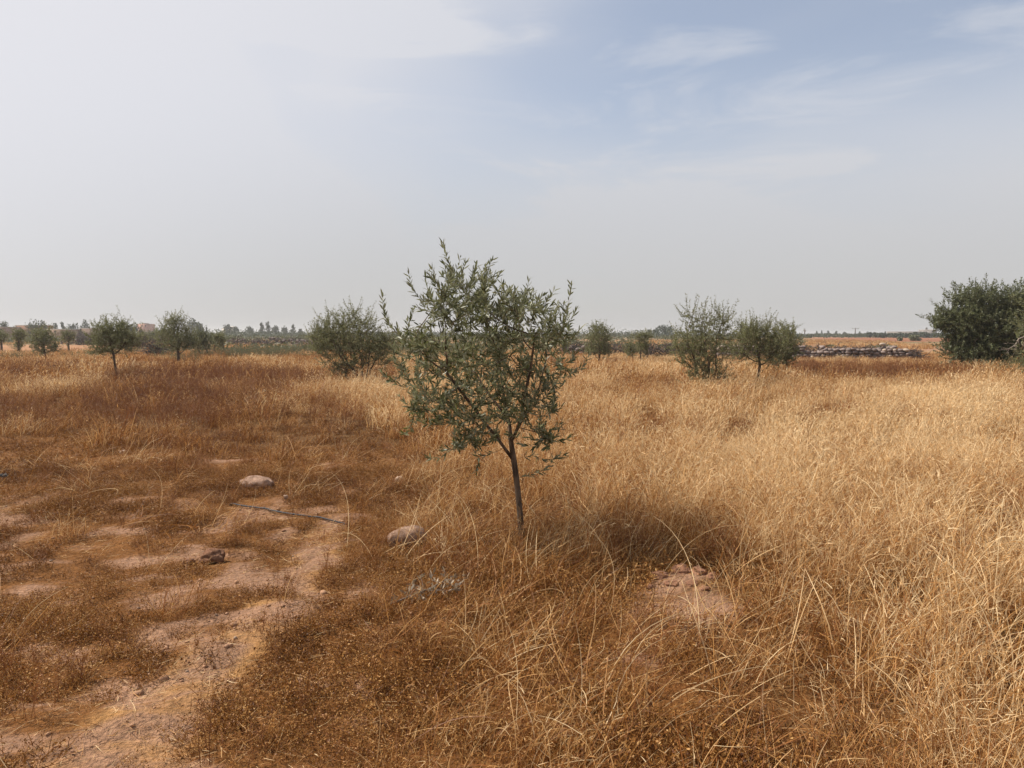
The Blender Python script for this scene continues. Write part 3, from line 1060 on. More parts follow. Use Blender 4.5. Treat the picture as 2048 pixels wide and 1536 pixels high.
def add_shoots(P, par, r, lo, hi, nseg, up, extra=0.25, zmin=-9):
    """leafy shoots at the tips and here and there along the boughs"""
    P = list(P); par = list(par)
    kids = np.zeros(len(P), int)
    for q in par[1:]:
        kids[q] += 1
    n0 = len(P)
    for i in range(1, n0):
        tip = kids[i] == 0
        if not tip and (r.random() > extra or kids[i] > 1 or P[i][2] < zmin):
            continue
        d = unit(P[i] - P[par[i]])
        if not tip:
            d = unit(d + r.normal(0, 0.9, 3))
        L = r.uniform(lo, hi)
        p = P[i]; k = i
        for s in range(nseg):
            d = unit(d + np.array([0, 0, up]) + r.normal(0, 0.10, 3))
            p = p + d * L / nseg
            P.append(p); par.append(k); k = len(P) - 1
    return np.array(P), np.array(par)


def fill_twigs(P, par, pts, r, dmax=0.9):
    """slim twigs from the nearest bough out to each of pts"""
    P = list(P); par = list(par)
    arr = np.array(P)
    for q in pts:
        v = arr - q
        sc = (v ** 2).sum(1) + 0.12 * np.maximum(v[:, 2], 0) + 0.02 * r.random(len(arr))
        sc[:3] += 1.0
        k = int(sc.argmin())
        a = arr[k]; e = q - a; l = np.linalg.norm(e)
        if l < 0.02 or l > dmax:
            continue
        side = r.normal(0, 0.10, 3) * l
        m1 = a + e * 0.36 + side + np.array([0, 0, -0.05 * l]); m2 = a + e * 0.72 + side * 0.8 + np.array([0, 0, -0.03 * l])
        for w in (m1, m2, q):
            P.append(w); par.append(k); k = len(P) - 1
    return np.array(P), np.array(par)


def pipe(P, par, r_tip, r_base):
    n = len(P)
    kids = [[] for _ in range(n)]
    for i in range(1, n):
        kids[par[i]].append(i)
    tips = max(2, sum(1 for k in kids if not k))
    e = math.log(tips) / math.log(r_base / r_tip)
    R = np.zeros(n)
    order = []
    st = [0]
    while st:
        i = st.pop(); order.append(i); st.extend(kids[i])
    for i in reversed(order):
        R[i] = r_tip if not kids[i] else sum(R[k] ** e for k in kids[i]) ** (1 / e)
    return R, kids


def chains(P, R, kids):
    out = []
    st = [(0, None)]
    while st:
        i, frm = st.pop()
        c = [i] if frm is None else [frm, i]
        while kids[i]:
            ks = sorted(kids[i], key=lambda k: -R[k])
            for k in ks[1:]:
                st.append((k, i))
            i = ks[0]; c.append(i)
        out.append(c)
    return out


def leaf_set(r, P, R, par, thr, spacing, L0, L1, wr, wet=1.0, spread=1.0):
    """opposite pairs of leaves along all thin wood: base, direction, normal, length"""
    reach = np.zeros(len(P))
    for i in range(len(P) - 1, 0, -1):
        q = par[i]
        reach[q] = max(reach[q], reach[i] + np.linalg.norm(P[i] - P[q]))
    idx = np.where((reach < thr) & (par >= 0))[0]
    a = P[par[idx]]; d = P[idx] - a
    l = np.linalg.norm(d, axis=1); d = d / (l[:, None] + 1e-9)
    k = np.maximum(1, np.rint(l / spacing + r.uniform(-0.4, 0.4, len(l)))).astype(int)
    sg = np.repeat(np.arange(len(idx)), k)
    j = np.arange(len(sg)) - np.repeat(np.cumsum(k) - k, k)
    u = unit(np.cross(d, r.normal(size=d.shape))); w = np.cross(d, u)
    p = a[sg] + d[sg] * (l[sg] * (j + r.random(len(sg))) / k[sg])[:, None]
    ph = j * PI / 2 + r.uniform(-0.5, 0.5, len(sg))
    o = u[sg] * np.cos(ph)[:, None] + w[sg] * np.sin(ph)[:, None]
    B = np.vstack([p, p]); o = np.vstack([o, -o]); d2 = np.vstack([d[sg], d[sg]])
    f = r.uniform(0.35, 0.8, (len(B), 1)) * spread
    D = unit(d2 * (1 - f) + o * f + r.normal(0, 0.16, B.shape) + [0, 0, 0.06])
    L = r.uniform(L0, L1, len(B))
    kp = r.random(len(B)) < 0.92 * wet
    B, D, Nv, L = B[kp], D[kp], d2[kp], L[kp]
    Sd = unit(np.cross(D, Nv) + r.normal(0, 0.25, D.shape))
    Sd = unit(Sd - D * (Sd * D).sum(1, keepdims=True))
    Nv = np.cross(Sd, D)
    # upper face towards the light for most leaves
    fl = np.where((Nv[:, 2] < 0) & (r.random(len(L)) < 0.72), -1.0, 1.0)[:, None]
    return B, D, Sd * fl, Nv * fl, L, wr


def leaf_mesh(B, D, Sd, Nv, L, wr, r, fine=True):
    n = len(L); L = L[:, None]; w = L * wr * 0.5
    if fine:
        sag = L * r.uniform(-0.14, 0.06, (n, 1))
        m1 = B + D * L * 0.34 + Nv * sag * 0.1; m2 = B + D * L * 0.68 + Nv * sag * 0.45
        tip = B + D * L + Nv * sag
        V = np.stack([B, m1 + Sd * w, m1 - Sd * w, m2 + Sd * w * 0.85, m2 - Sd * w * 0.85, tip], 1).reshape(-1, 3)
        i = np.arange(n)[:, None] * 6
        Q = i + np.array([[2, 1, 3, 4]])
        T = np.vstack([i + np.array([[0, 1, 2]]), i + np.array([[4, 3, 5]])])
        return V, Q, T, np.repeat(r.random(n), 6)
    mid = B + D * L * 0.5
    V = np.stack([B, mid + Sd * w, B + D * L, mid - Sd * w], 1).reshape(-1, 3)
    Q = np.arange(n * 4).reshape(-1, 4)
    return V, Q, None, np.repeat(r.random(n), 4)


def ellipsoids(r, specs, n):
    """points through a union of ellipsoids, thinner in the middle: (cx,cy,cz,rx,ry,rz,weight)"""
    w = np.array([s[6] for s in specs], float); w /= w.sum()
    out = []
    for s, k in zip(specs, r.multinomial(n, w)):
        d = unit(r.normal(size=(k, 3))); q = r.random((k, 1)) ** 0.42
        out.append(np.array(s[:3]) + d * q * np.array(s[3:6]))
    return np.vstack(out)


def tree_parts(root, P, par, r, r_tip, r_base, thr, spacing, leaf, mats, fine=False, trunk_len=2, sides=5, wet=1.0, branch_r=None, nleaf=0, flare=1.25, reach=0.5, spread=1.0):
    R, kids = pipe(P, par, r_tip, r_base)
    ch = chains(P, R, kids)
    crown = Bag(); trunk = Bag()
    branches = []
    for ci, c in enumerate(ch):
        pts = P[c]; rr = R[c].copy()
        if ci > 0:
            rr[0] = min(rr[0], rr[1] * 1.15)
        if ci == 0:
            rr[0] *= flare
            if len(rr) > 2:
                rr[1] *= 1 + (flare - 1) * 0.3
        rr[-1] *= 0.5
        if branch_r is None:
            tgt = trunk if (ci == 0 or rr[1 if ci else 0] > thr * 2.2) else crown
        else:
            if ci == 0:
                tgt = trunk
            elif rr[1] > branch_r:
                b = Bag(); b.tube(pts, rr, sides); branches.append(b); continue
            else:
                tgt = crown
        big = rr.max()
        tgt.tube(pts, rr, 9 if ci == 0 else (sides if big > thr else 3), m=1 if tgt is crown else 0)
    ls = leaf_set(r, P, R, par, reach, spacing, leaf[0], leaf[1], leaf[2], wet, spread)
    B, D, Sd, Nv, L, wr = ls
    single = np.zeros(len(L), bool)
    if nleaf:
        face = np.abs(Nv[:, 1]) * L * (1 - 0.25 * (B[:, 1]))      # large, open to view, on the outer front
        single[np.argsort(-face)[:nleaf]] = True
    k = ~single
    V, Q, T, sh = leaf_mesh(B[k], D[k], Sd[k], Nv[k], L[k], wr, r, fine)
    crown.add(V, Q, T, 0, sh)
    tr = put('trunk', trunk.mesh('trunk', (mats[0],), True), root)
    for b in branches:
        put('branch', b.mesh('branch', (mats[0],), True), tr)
    cr = put('crown', crown.mesh('crown', (mats[1], mats[0]), False), root, kind='stuff' if nleaf else None)
    if nleaf:
        protos_ = []
        for q in range(8):
            V, Q, T, sh = leaf_mesh(np.zeros((1, 3)), np.array([[0, 1.0, 0]]), np.array([[1.0, 0, 0]]), np.array([[0, 0, 1.0]]), np.ones(1), wr, r, True)
            b = Bag(); b.add(V, Q, T, 0, np.full(len(V), (q + 0.5) / 8))
            protos_.append(b.mesh('leaf', (mats[1],), False))
        from mathutils import Matrix
        for i in np.where(single)[0]:
            o = bpy.data.objects.new('leaf', protos_[int(r.integers(0, 8))])
            COL.objects.link(o)
            o.parent = cr
            l = float(L[i])
            x, y, z = Sd[i] * l, D[i] * l, Nv[i] * l
            o.matrix_basis = Matrix(((x[0], y[0], z[0], B[i][0]), (x[1], y[1], z[1], B[i][1]), (x[2], y[2], z[2], B[i][2]), (0, 0, 0, 1)))
    return len(L)


def main_olive():
    r = np.random.default_rng(77)
    bx, by = G(1044, 1088)
    s = by / FPX * 1.0
    d0 = math.hypot(by, 0)
    bz = hg(bx, by)

    def q(px, py, dep=0.0):
        d = by + dep
        return np.array([(px - 1024) / FPX * d - bx, dep, height_for(py, d) - bz])
    nodes = [np.array([0, 0, -0.06]), q(1042, 1050), q(1038, 1005, 0.01), q(1033, 960, 0.0), q(1028, 922, -0.01)]
    par = [-1, 0, 1, 2, 3]

    def limb(frm, pts):
        k = frm
        for p in pts:
            nodes.append(q(*p)); par.append(k); k = len(nodes) - 1
        return k
    limb(4, [(1022, 885, 0.0), (1019, 850, 0.02), (1012, 815, 0.05), (1005, 775, 0.06), (1000, 735, 0.10), (990, 695, 0.12)])
    limb(4, [(1008, 895, -0.03), (988, 868, -0.07), (968, 845, -0.1), (945, 812, -0.13), (915, 775, -0.16), (890, 740, -0.17)])
    limb(5, [(1036, 855, -0.05), (1044, 825, -0.10), (1050, 785, -0.15), (1060, 745, -0.19), (1066, 700, -0.2)])
    limb(6, [(1003, 820, 0.10), (975, 785, 0.2), (950, 745, 0.28)])
    limb(5, [(1040, 850, 0.10), (1062, 810, 0.18), (1080, 770, 0.26), (1092, 720, 0.3)])
    out = [(905, 520), (918, 570), (945, 560), (972, 570), (990, 605), (1015, 605), (1045, 590), (1068, 606), (1090, 630), (1116, 640),
           (1130, 640), (1138, 670), (1125, 710), (1150, 735), (1120, 765), (1102, 800), (1104, 850), (1098, 885), (1068, 868), (1040, 830),
           (1010, 858), (985, 872), (955, 880), (925, 895), (895, 900), (900, 868), (870, 850), (828, 812), (835, 795), (860, 785), (815, 765), (800, 735),
           (812, 715), (790, 680), (805, 670), (840, 662), (842, 625), (862, 608), (888, 590)]
    o = np.array([(q(*p)[0], q(*p)[2]) for p in out])
    A = []
    cxm, czm = q(970, 715)[0], q(970, 715)[2]
    while len(A) < 640:
        x = r.uniform(o[:, 0].min(), o[:, 0].max()); z = r.uniform(o[:, 1].min(), o[:, 1].max())
        if not inside(o, np.array([x]), np.array([z]))[0]:
            continue
        if z < q(970, 830)[2] and r.random() < 0.30:
            continue
        f = min(1.0, math.hypot((x - cxm) / 0.8, (z - czm) / 0.78))
        hw = 0.66 * math.sqrt(max(0.06, 1 - f * f))
        yy = r.uniform(-hw, hw)
        if fbm(np.array([x * 3.4 + yy * 2.0]), np.array([z * 3.4 - yy * 2.0]), 517, 2)[0] < 0.44:
            continue
        A.append((x, yy, z))
    tall = [(905, 528, 0), (908, 540, 0), (911, 552, 0), (917, 565, 0), (1134, 605, 0.05), (1129, 620, 0.05), (1058, 580, -0.1), (968, 560, 0.1), (1172, 735, -0.1), (1155, 742, -0.1),
            (772, 642, -0.1), (790, 665, -0.1), (825, 822, -0.15), (850, 830, -0.15), (1088, 945, -0.1), (1080, 920, -0.1), (1066, 900, -0.1), (872, 928, -0.2), (900, 912, -0.2),
            (955, 930, -0.15), (958, 905, -0.15), (1108, 884, 0.0), (1085, 868, 0.0), (832, 592, 0.1), (845, 610, 0.1)]
    A = np.vstack([np.array(A), np.array([q(*p) for p in tall])])
    P, pr = colonize(nodes, par, A, 0.045, 0.34, 0.058, 0.05, 130, r)
    P, pr = fill_twigs(P, pr, A[r.permutation(640)[:220]] + r.normal(0, 0.03, (220, 3)), r, 0.5)
    P, pr = add_shoots(P, pr, r, 0.06, 0.22, 5, 0.24, 0.16, q(970, 890)[2])
    root = thing('olive_tree', (bx, by, bz), 'young olive with a bare slender trunk in golden grass beside the pillow shaped stone', 'tree')
    tree_parts(root, P, pr, r, 0.0010, 0.0225, 0.0042, 0.0145, (0.036, 0.068, 0.205), (M_BARK, M_OLIVE), fine=True, sides=7, branch_r=0.0055, nleaf=300, wet=0.96, reach=0.31, spread=0.75)
    return root


main_olive()


def olive(label, px, d, base_py, specs, trunk, seed, n=260, r_base=0.045, leaf=(0.045, 0.075, 0.30), spacing=0.035, mat=None, wet=1.0, step=0.09, shoot=(0.2, 0.55), stems=1, sub=None, group=None, up=0.12, thr=0.006, r_tip=0.0022, reach=0.75, extra=0.25, fill=1.25):
    """specs in picture units: (px, py, depth offset m, rx px, rz px, ry m, weight); trunk = list of (px, py)"""
    r = np.random.default_rng(seed)
    x0, y0 = at_depth(px, d)
    z0 = hg(x0, y0)
    mpp = d / FPX

    def loc(qx, qy, dep=0.0):
        return np.array([(qx - px) * mpp, dep, height_for(qy, d) - z0])
    nodes = [np.array([0, 0, -0.05])]; par = [-1]
    for st in range(stems):
        k = 0
        for j, (tx, ty) in enumerate(trunk):
            p = loc(tx, ty)
            if stems > 1:
                a = st / stems * 2 * PI + 0.4
                p = p + np.array([math.cos(a), math.sin(a), 0]) * (0.06 + 0.2 * (j + 1) / len(trunk)) * (0.5 + r.random())
            nodes.append(p); par.append(k); k = len(nodes) - 1
    sp = []
    for s in specs:
        c = loc(s[0], s[1], s[2])
        sp.append((c[0], c[1], max(c[2], 0.15), s[3] * mpp, s[5], s[4] * mpp, s[6]))
    A = ellipsoids(r, sp, n)
    A = A[A[:, 2] > 0.12]
    A2 = ellipsoids(r, sp, int(n * fill)); A2 = A2[A2[:, 2] > 0.10]
    P, pr = colonize(nodes, par, A, step, step * 9, step * 1.3, 0.06, 110, r)
    P, pr = fill_twigs(P, pr, A2, r)
    P, pr = add_shoots(P, pr, r, shoot[0], shoot[1], 3, up, extra)
    root = thing('olive_tree', (x0, y0, z0), label, 'tree', group)
    k = tree_parts(root, P, pr, r, r_tip, r_base, thr, spacing, leaf, (M_BARK if d < 60 else M_BARKOLD, mat or M_OLIVEFAR), sides=5, wet=wet, reach=reach)
    return root, P, pr


# mid-field olives, one by one
olive('spreading olive bush with several splayed stems rising from one base', 724, 23.5, 770,
      [(700, 690, 0, 80, 52, 1.0, 5), (650, 678, 0, 36, 24, 0.5, 1.3), (765, 700, 0.1, 30, 40, 0.6, 1.2), (700, 650, 0, 60, 30, 0.7, 1.5), (690, 740, -0.1, 28, 14, 0.4, 0.5)],
      [(724, 758), (722, 742)], 201, n=360, stems=5, r_base=0.05, up=0.34, fill=2.0)
olive('bushy olive with foliage down to the grass and tall ragged top shoots', 1418, 20.9, 785,
      [(1405, 690, 0, 56, 45, 0.75, 4), (1400, 640, 0, 38, 24, 0.45, 1.3), (1446, 650, 0, 16, 36, 0.25, 0.8), (1415, 745, 0, 44, 28, 0.6, 2.4), (1408, 768, -0.1, 38, 14, 0.5, 1.2), (1365, 700, 0, 24, 30, 0.4, 0.9)],
      [(1420, 772), (1416, 750)], 202, n=350, stems=3, r_base=0.05, up=0.32, shoot=(0.2, 0.62), fill=1.05)
olive('round crowned olive on a single short straight trunk near the bushy ragged one', 1517, 23.5, 770,
      [(1516, 690, 0, 46, 40, 0.75, 4), (1490, 668, 0, 26, 20, 0.4, 1), (1520, 662, 0, 36, 18, 0.5, 1), (1478, 705, 0, 22, 22, 0.4, 0.7), (1548, 700, 0, 18, 30, 0.4, 0.8)],
      [(1517, 755), (1519, 742), (1520, 730)], 203, n=330, r_base=0.042, up=0.32, fill=1.1)
olive('greener olive standing close behind the round crowned one', 1574, 30.0, 745,
      [(1572, 692, 0, 24, 34, 0.6, 3), (1575, 665, 0, 16, 18, 0.35, 1), (1560, 715, 0, 22, 18, 0.5, 1)],
      [(1574, 738), (1573, 726)], 204, n=230, r_base=0.045, up=0.18, leaf=(0.05, 0.085, 0.34), spacing=0.042)
olive('compact egg shaped olive with upright shoots standing before the brushwood', 1198, 41.0, 726,
      [(1198, 682, 0, 28, 32, 0.8, 4), (1196, 660, 0, 20, 14, 0.5, 1), (1182, 700, 0, 16, 16, 0.5, 0.7), (1212, 700, 0, 14, 16, 0.5, 0.7)],
      [(1198, 718), (1199, 706)], 205, n=230, r_base=0.05, up=0.3, leaf=(0.06, 0.10, 0.36), spacing=0.05, step=0.11, shoot=(0.2, 0.5))
olive('narrow two stemmed olive sapling before the brushwood', 1288, 45.0, 722,
      [(1286, 690, 0, 15, 22, 0.5, 3), (1275, 672, 0, 9, 9, 0.3, 0.7), (1294, 672, 0, 8, 9, 0.3, 0.7)],
      [(1288, 716), (1287, 706)], 206, n=130, stems=2, r_base=0.05, up=0.3, leaf=(0.06, 0.10, 0.36), spacing=0.05, step=0.11, shoot=(0.15, 0.4))
olive('tiny scrubby olive shoot cluster beside the two stemmed sapling', 1260, 46.0, 722,
      [(1260, 700, 0, 9, 16, 0.35, 1)], [(1260, 714)], 207, n=60, stems=2, r_base=0.03, up=0.3, leaf=(0.06, 0.10, 0.36), spacing=0.05, step=0.11)
olive('slender dark trunked olive with one tall spike shoot above its crown', 232, 27.0, 757,
      [(222, 684, 0, 42, 26, 0.7, 3), (215, 662, 0, 32, 18, 0.5, 1.4), (247, 655, 0, 8, 16, 0.2, 0.5), (200, 700, 0, 24, 12, 0.4, 0.7), (262, 680, 0, 24, 22, 0.5, 1)],
      [(231, 742), (229, 725), (227, 708)], 208, n=270, r_base=0.038, up=0.32, leaf=(0.05, 0.085, 0.32), spacing=0.04)
olive('upright olive with thick straight trunk and rounded top beside reddish weeds', 357, 38.0, 734,
      [(352, 678, 0, 38, 26, 0.9, 3), (350, 655, 0, 28, 18, 0.6, 1.4), (350, 640, 0, 16, 12, 0.4, 0.7), (380, 690, 0, 20, 16, 0.5, 0.8)],
      [(357, 722), (357, 708), (356, 695)], 209, n=250, r_base=0.065, up=0.32, leaf=(0.06, 0.10, 0.34), spacing=0.05, step=0.11)
olive('squat olive on a leaning trunk before the stubble field', 93, 44.0, 722,
      [(88, 688, 0, 28, 18, 0.8, 3), (86, 668, 0, 24, 12, 0.6, 1.4), (108, 695, 0, 12, 10, 0.4, 0.5)],
      [(91, 714), (89, 704)], 210, n=190, r_base=0.06, up=0.15, leaf=(0.06, 0.11, 0.36), spacing=0.055, step=0.12)
olive('small round olive alone on the bare reddish field', 138, 68.0, 698,
      [(138, 675, 0, 14, 10, 0.5, 2), (136, 667, 0, 9, 6, 0.3, 0.6)], [(138, 690), (138, 684)], 211, n=90, r_base=0.07, leaf=(0.09, 0.15, 0.4), spacing=0.09, step=0.17)
olive('narrow straggly olive between the squat one and the field edge', 38, 58.0, 704,
      [(40, 672, 0, 13, 14, 0.5, 2), (38, 692, 0, 10, 8, 0.4, 0.8)], [(38, 698), (39, 688)], 212, n=100, r_base=0.07, leaf=(0.08, 0.13, 0.4), spacing=0.08, step=0.15)
olive('dark rounded olive at the far end of the reddish field', 4, 62.0, 700,
      [(0, 674, 0, 17, 10, 0.7, 2)], [(4, 692), (4, 686)], 213, n=100, r_base=0.08, leaf=(0.08, 0.13, 0.4), spacing=0.08, step=0.16)
olive('thin vase shaped olive beside the straw stacks', 286, 62.0, 701,
      [(286, 678, 0, 12, 13, 0.5, 2)], [(286, 694), (286, 688)], 214, n=90, r_base=0.06, leaf=(0.08, 0.13, 0.4), spacing=0.08, step=0.15)
olive('dense low olive bush behind the reddish brown weeds', 408, 52.0, 712,
      [(406, 682, 0, 22, 18, 0.9, 3), (400, 668, 0, 12, 8, 0.5, 0.6)], [(408, 705), (408, 698)], 215, n=170, stems=2, r_base=0.07, leaf=(0.07, 0.12, 0.38), spacing=0.065, step=0.13, mat=M_OLIVEDARK)
olive('pale olive bush next to the dense low one', 438, 56.0, 706,
      [(438, 680, 0, 14, 14, 0.6, 2)], [(438, 699)], 216, n=110, stems=2, r_base=0.06, leaf=(0.07, 0.12, 0.38), spacing=0.07, step=0.14)
olive('broad dark olive thicket tree behind the upright trunked one', 320, 72.0, 694,
      [(318, 672, 0, 26, 12, 1.0, 3), (340, 676, 0, 22, 10, 0.8, 1)], [(320, 688)], 217, n=150, stems=2, r_base=0.08, leaf=(0.10, 0.16, 0.42), spacing=0.09, step=0.17, mat=M_OLIVEDARK)
olive('wide olive behind the spike topped one', 258, 70.0, 697,
      [(258, 674, 0, 22, 14, 1.0, 3)], [(258, 690)], 218, n=130, stems=2, r_base=0.08, leaf=(0.10, 0.16, 0.42), spacing=0.09, step=0.17)
# the old dark olive and its neighbour on the right
olive('large dark dense olive tree sweeping to the ground at the end of the stone wall', 2000, 33.0, 742,
      [(1985, 655, 0, 85, 50, 1.7, 5), (1930, 640, 0, 62, 34, 1.1, 2.4), (2010, 610, 0, 58, 34, 1.2, 2.2), (1940, 600, 0, 46, 28, 0.9, 1.5), (1960, 695, 0, 70, 30, 1.3, 2.6), (2000, 718, 0, 50, 16, 1.1, 1.5), (1892, 645, 0, 32, 22, 0.5, 0.8), (1925, 700, 0, 44, 22, 0.9, 1.3), (2040, 650, 0, 50, 60, 1.3, 2)],
      [(2004, 722), (2002, 700)], 219, n=820, stems=4, r_base=0.12, leaf=(0.08, 0.13, 0.38), spacing=0.042, mat=M_OLIVEDARK, step=0.13, shoot=(0.25, 0.75), up=0.25, fill=2.0)
root_r, P_r, pr_r = olive('grey leaved old olive with dead lower boughs beside the large dark one', 2062, 20.5, 800,
      [(2105, 660, 0, 62, 40, 0.9, 3), (2110, 610, 0, 55, 30, 0.8, 1.5), (2090, 715, 0, 45, 28, 0.7, 1.6)],
      [(2060, 770), (2064, 745), (2075, 720)], 220, n=330, stems=1, r_base=0.13, leaf=(0.05, 0.08, 0.32), spacing=0.035, step=0.09)


def dead_bough():
    r = np.random.default_rng(5)
    d = 20.5; mpp = d / FPX
    x0, y0 = root_r.location.x, root_r.location.y
    z0 = root_r.location.z

    def loc(qx, qy, dep):
        return np.array([(qx - 2062) * mpp, dep, height_for(qy, d) - z0])
    nodes = [loc(2072, 722, 0.0), loc(2060, 690, -0.05), loc(2046, 672, -0.1), (loc(2030, 678, -0.12))]
    A = ellipsoids(r, [(*loc(2020, 690, -0.15), 30 * mpp, 0.25, 14 * mpp, 2), (*loc(2005, 702, -0.2), 22 * mpp, 0.2, 16 * mpp, 1.5)], 70)
    P, pr = colonize(nodes, [-1, 0, 1, 2], A, 0.05, 0.5, 0.07, -0.05, 60, r)
    R, kids = pipe(P, pr, 0.004, 0.022)
    b = Bag()
    for c in chains(P, R, kids):
        rr = R[c].copy(); rr[-1] *= 0.5
        b.tube(P[c], rr, 5)
    put('dead_branch', b.mesh('dead_branch', (M_DEADWOOD,), True), root_r, label='leafless grey lower bough')


dead_bough()


# ------------------------------------------------------------------ stones
def ico(sub):
    import bmesh
    bm = bmesh.new()
    bmesh.ops.create_icosphere(bm, subdivisions=sub, radius=1)
    V = np.array([v.co[:] for v in bm.verts]); F = np.array([[v.index for v in f.verts] for f in bm.faces])
    bm.free()
    return V, F


ICO = {k: ico(k) for k in (1, 2, 3, 4)}


def lump(seed, sub, rough=0.18, freq=1.6, box=0.0, fine=0.0):
    V, F = ICO[sub]
    V = V.copy()
    if box:
        V = np.sign(V) * np.abs(V) ** (1 - box)
    n = (fbm(V[:, 0] * freq + seed, V[:, 1] * freq + V[:, 2] * freq * 0.7, seed, 3) + fbm(V[:, 2] * freq - seed, V[:, 0] * freq * 0.8 + V[:, 1] * freq, seed + 9, 3) - 1)
    V = V * (1 + rough * 2 * n)[:, None]
    if fine:
        m = fbm(V[:, 0] * 6 + seed, V[:, 1] * 6 + V[:, 2] * 5, seed + 3, 3) - 0.5
        V = V * (1 + fine * 2 * m)[:, None]
    return V, F


def stone(name, label, cat, px, py, wpx, hpx, depth_ratio, mat, seed, sub=4, rough=0.12, rotz=0.0, sink=0.25, tilt=0.0, fine=0.0, box=0.15, group=None):
    x, y = G(px, py)
    mpp = y / FPX
    V, F = lump(seed, sub, rough, 1.3, box, fine)
    hx = wpx * mpp / 2; hz = hpx * mpp / 2 / (1 - sink * 0.5)
    V = V * np.array([hx, hx * depth_ratio, hz])
    me = mesh_np(name, V, F, (mat,), True)
    o = put(name, me, loc=(x, y + hx * depth_ratio * 0.35, hg(x, y) + hz * (1 - 2 * sink)), rot=(0, tilt, rotz), label=label, category=cat, group=group)
    return o


stone('field_stone', 'smooth pillow shaped pinkish stone beside the young olive trunk', 'stone', 812, 1098, 78, 44, 0.62, M_STONE, 3, rough=0.11, rotz=0.25, sink=0.24, tilt=-0.16, box=0.22, fine=0.012)
stone('field_stone', 'flat half buried pinkish stone among brown weeds beyond the hose', 'stone', 512, 978, 72, 27, 0.8, M_STONE, 8, rough=0.18, rotz=-0.2, sink=0.38, box=0.05, fine=0.02)
stone('field_stone', 'small pale rounded stone alone in brown weeds', 'stone', 798, 964, 18, 15, 0.8, M_STONE2, 12, 3, 0.10, sink=0.2)
stone('field_stone', 'pale pebble on the little mound behind the hose', 'stone', 571, 1006, 9, 8, 0.8, M_STONE2, 15, 3, 0.12, sink=0.2)
stone('field_stone', 'whitish chip of stone at the edge of the low weeds', 'stone', 246, 909, 15, 9, 0.7, M_STONE2, 18, 3, 0.18, sink=0.3)
stone('field_stone', 'dull flat stone under the dark russet weeds', 'stone', 369, 852, 18, 10, 0.7, M_STONE, 21, 3, 0.12, sink=0.3)
stone('field_stone', 'pale low stone in the weeds near the whitish chip', 'stone', 243, 882, 12, 7, 0.7, M_STONE2, 24, 3, 0.15, sink=0.3)
stone('earth_clod', 'rough crumbling lump of red earth on the bare ground', 'clod', 424, 1120, 46, 30, 0.8, M_CLOD, 31, 4, 0.32, sink=0.26, fine=0.2, box=0)
stone('earth_clod', 'smaller earth clod beside the rough crumbling lump', 'clod', 376, 1122, 24, 14, 0.8, M_CLOD, 34, 4, 0.3, sink=0.26, fine=0.18, box=0)
for i, (a, b, w, h) in enumerate([(1325, 1176, 44, 22), (1362, 1170, 52, 26), (1398, 1172, 40, 24), (1424, 1178, 34, 20), (1345, 1188, 30, 16), (1385, 1190, 36, 14), (1410, 1196, 26, 12), (1300, 1186, 28, 12)]):
    stone('earth_clod', 'one of the red earth clods heaped at the dug bare patch', 'clod', a, b, w * 0.9, h * 0.72, 0.9, M_CLOD, 41 + i, 4, 0.34, rotz=i * 0.7, sink=0.58, fine=0.22, box=0.0, group='clods heaped at the dug patch')


def pebbles():
    r = np.random.default_rng(3)
    b = Bag()
    V0, F0 = ICO[1]
    x, y = wedge(r, 1.2, 10, 9)
    k = (bare_mask(x, y) > 0.4) | (r.random(len(x)) < 0.12)
    x, y = x[k], y[k]; z = hgt(x, y)
    for i in range(len(x)):
        s = 0.004 + 0.012 * r.random() ** 3
        b.add(V0 * (s * r.uniform(0.7, 1.4, 3) * [1, 1, 0.7]) * (1 + 0.2 * r.normal(size=(len(V0), 1)) * 0.5) + [x[i], y[i], z[i] + s * 0.3], None, F0)
    put('pebbles', b.mesh('pebbles', (M_STONE2,), True), kind='stuff', label='small pebbles and crumbs of earth strewn on the bare soil', category='pebbles')


pebbles()


def crumbs():
    r = np.random.default_rng(33)
    b = Bag()
    V0, F0 = ICO[1]
    x, y = wedge(r, 1.2, 8, 130)
    bm_ = bare_mask(x, y)
    k = r.random(len(x)) < np.where(bm_ > 0.3, 1.0, 0.12) * (0.25 + 0.75 * sstep(fbm(x * 2, y * 2, 401, 2), 0.4, 0.6)) * np.clip(4.5 / y, 0, 1)
    x, y = x[k], y[k]; z = hgt(x, y)
    for i in range(len(x)):
        s_ = 0.003 + 0.016 * r.random() ** 4
        b.add(V0 * (s_ * r.uniform(0.6, 1.5, 3) * [1, 1, 0.75]) + r.normal(0, 0.12 * s_, V0.shape) + [x[i], y[i], z[i] + s_ * 0.2], None, F0)
    put('soil_crumbs', b.mesh('soil_crumbs', (M_CRUMB,), False), kind='stuff', label='crumbly lumps of dry red soil scattered on the bare ground', category='soil')


crumbs()


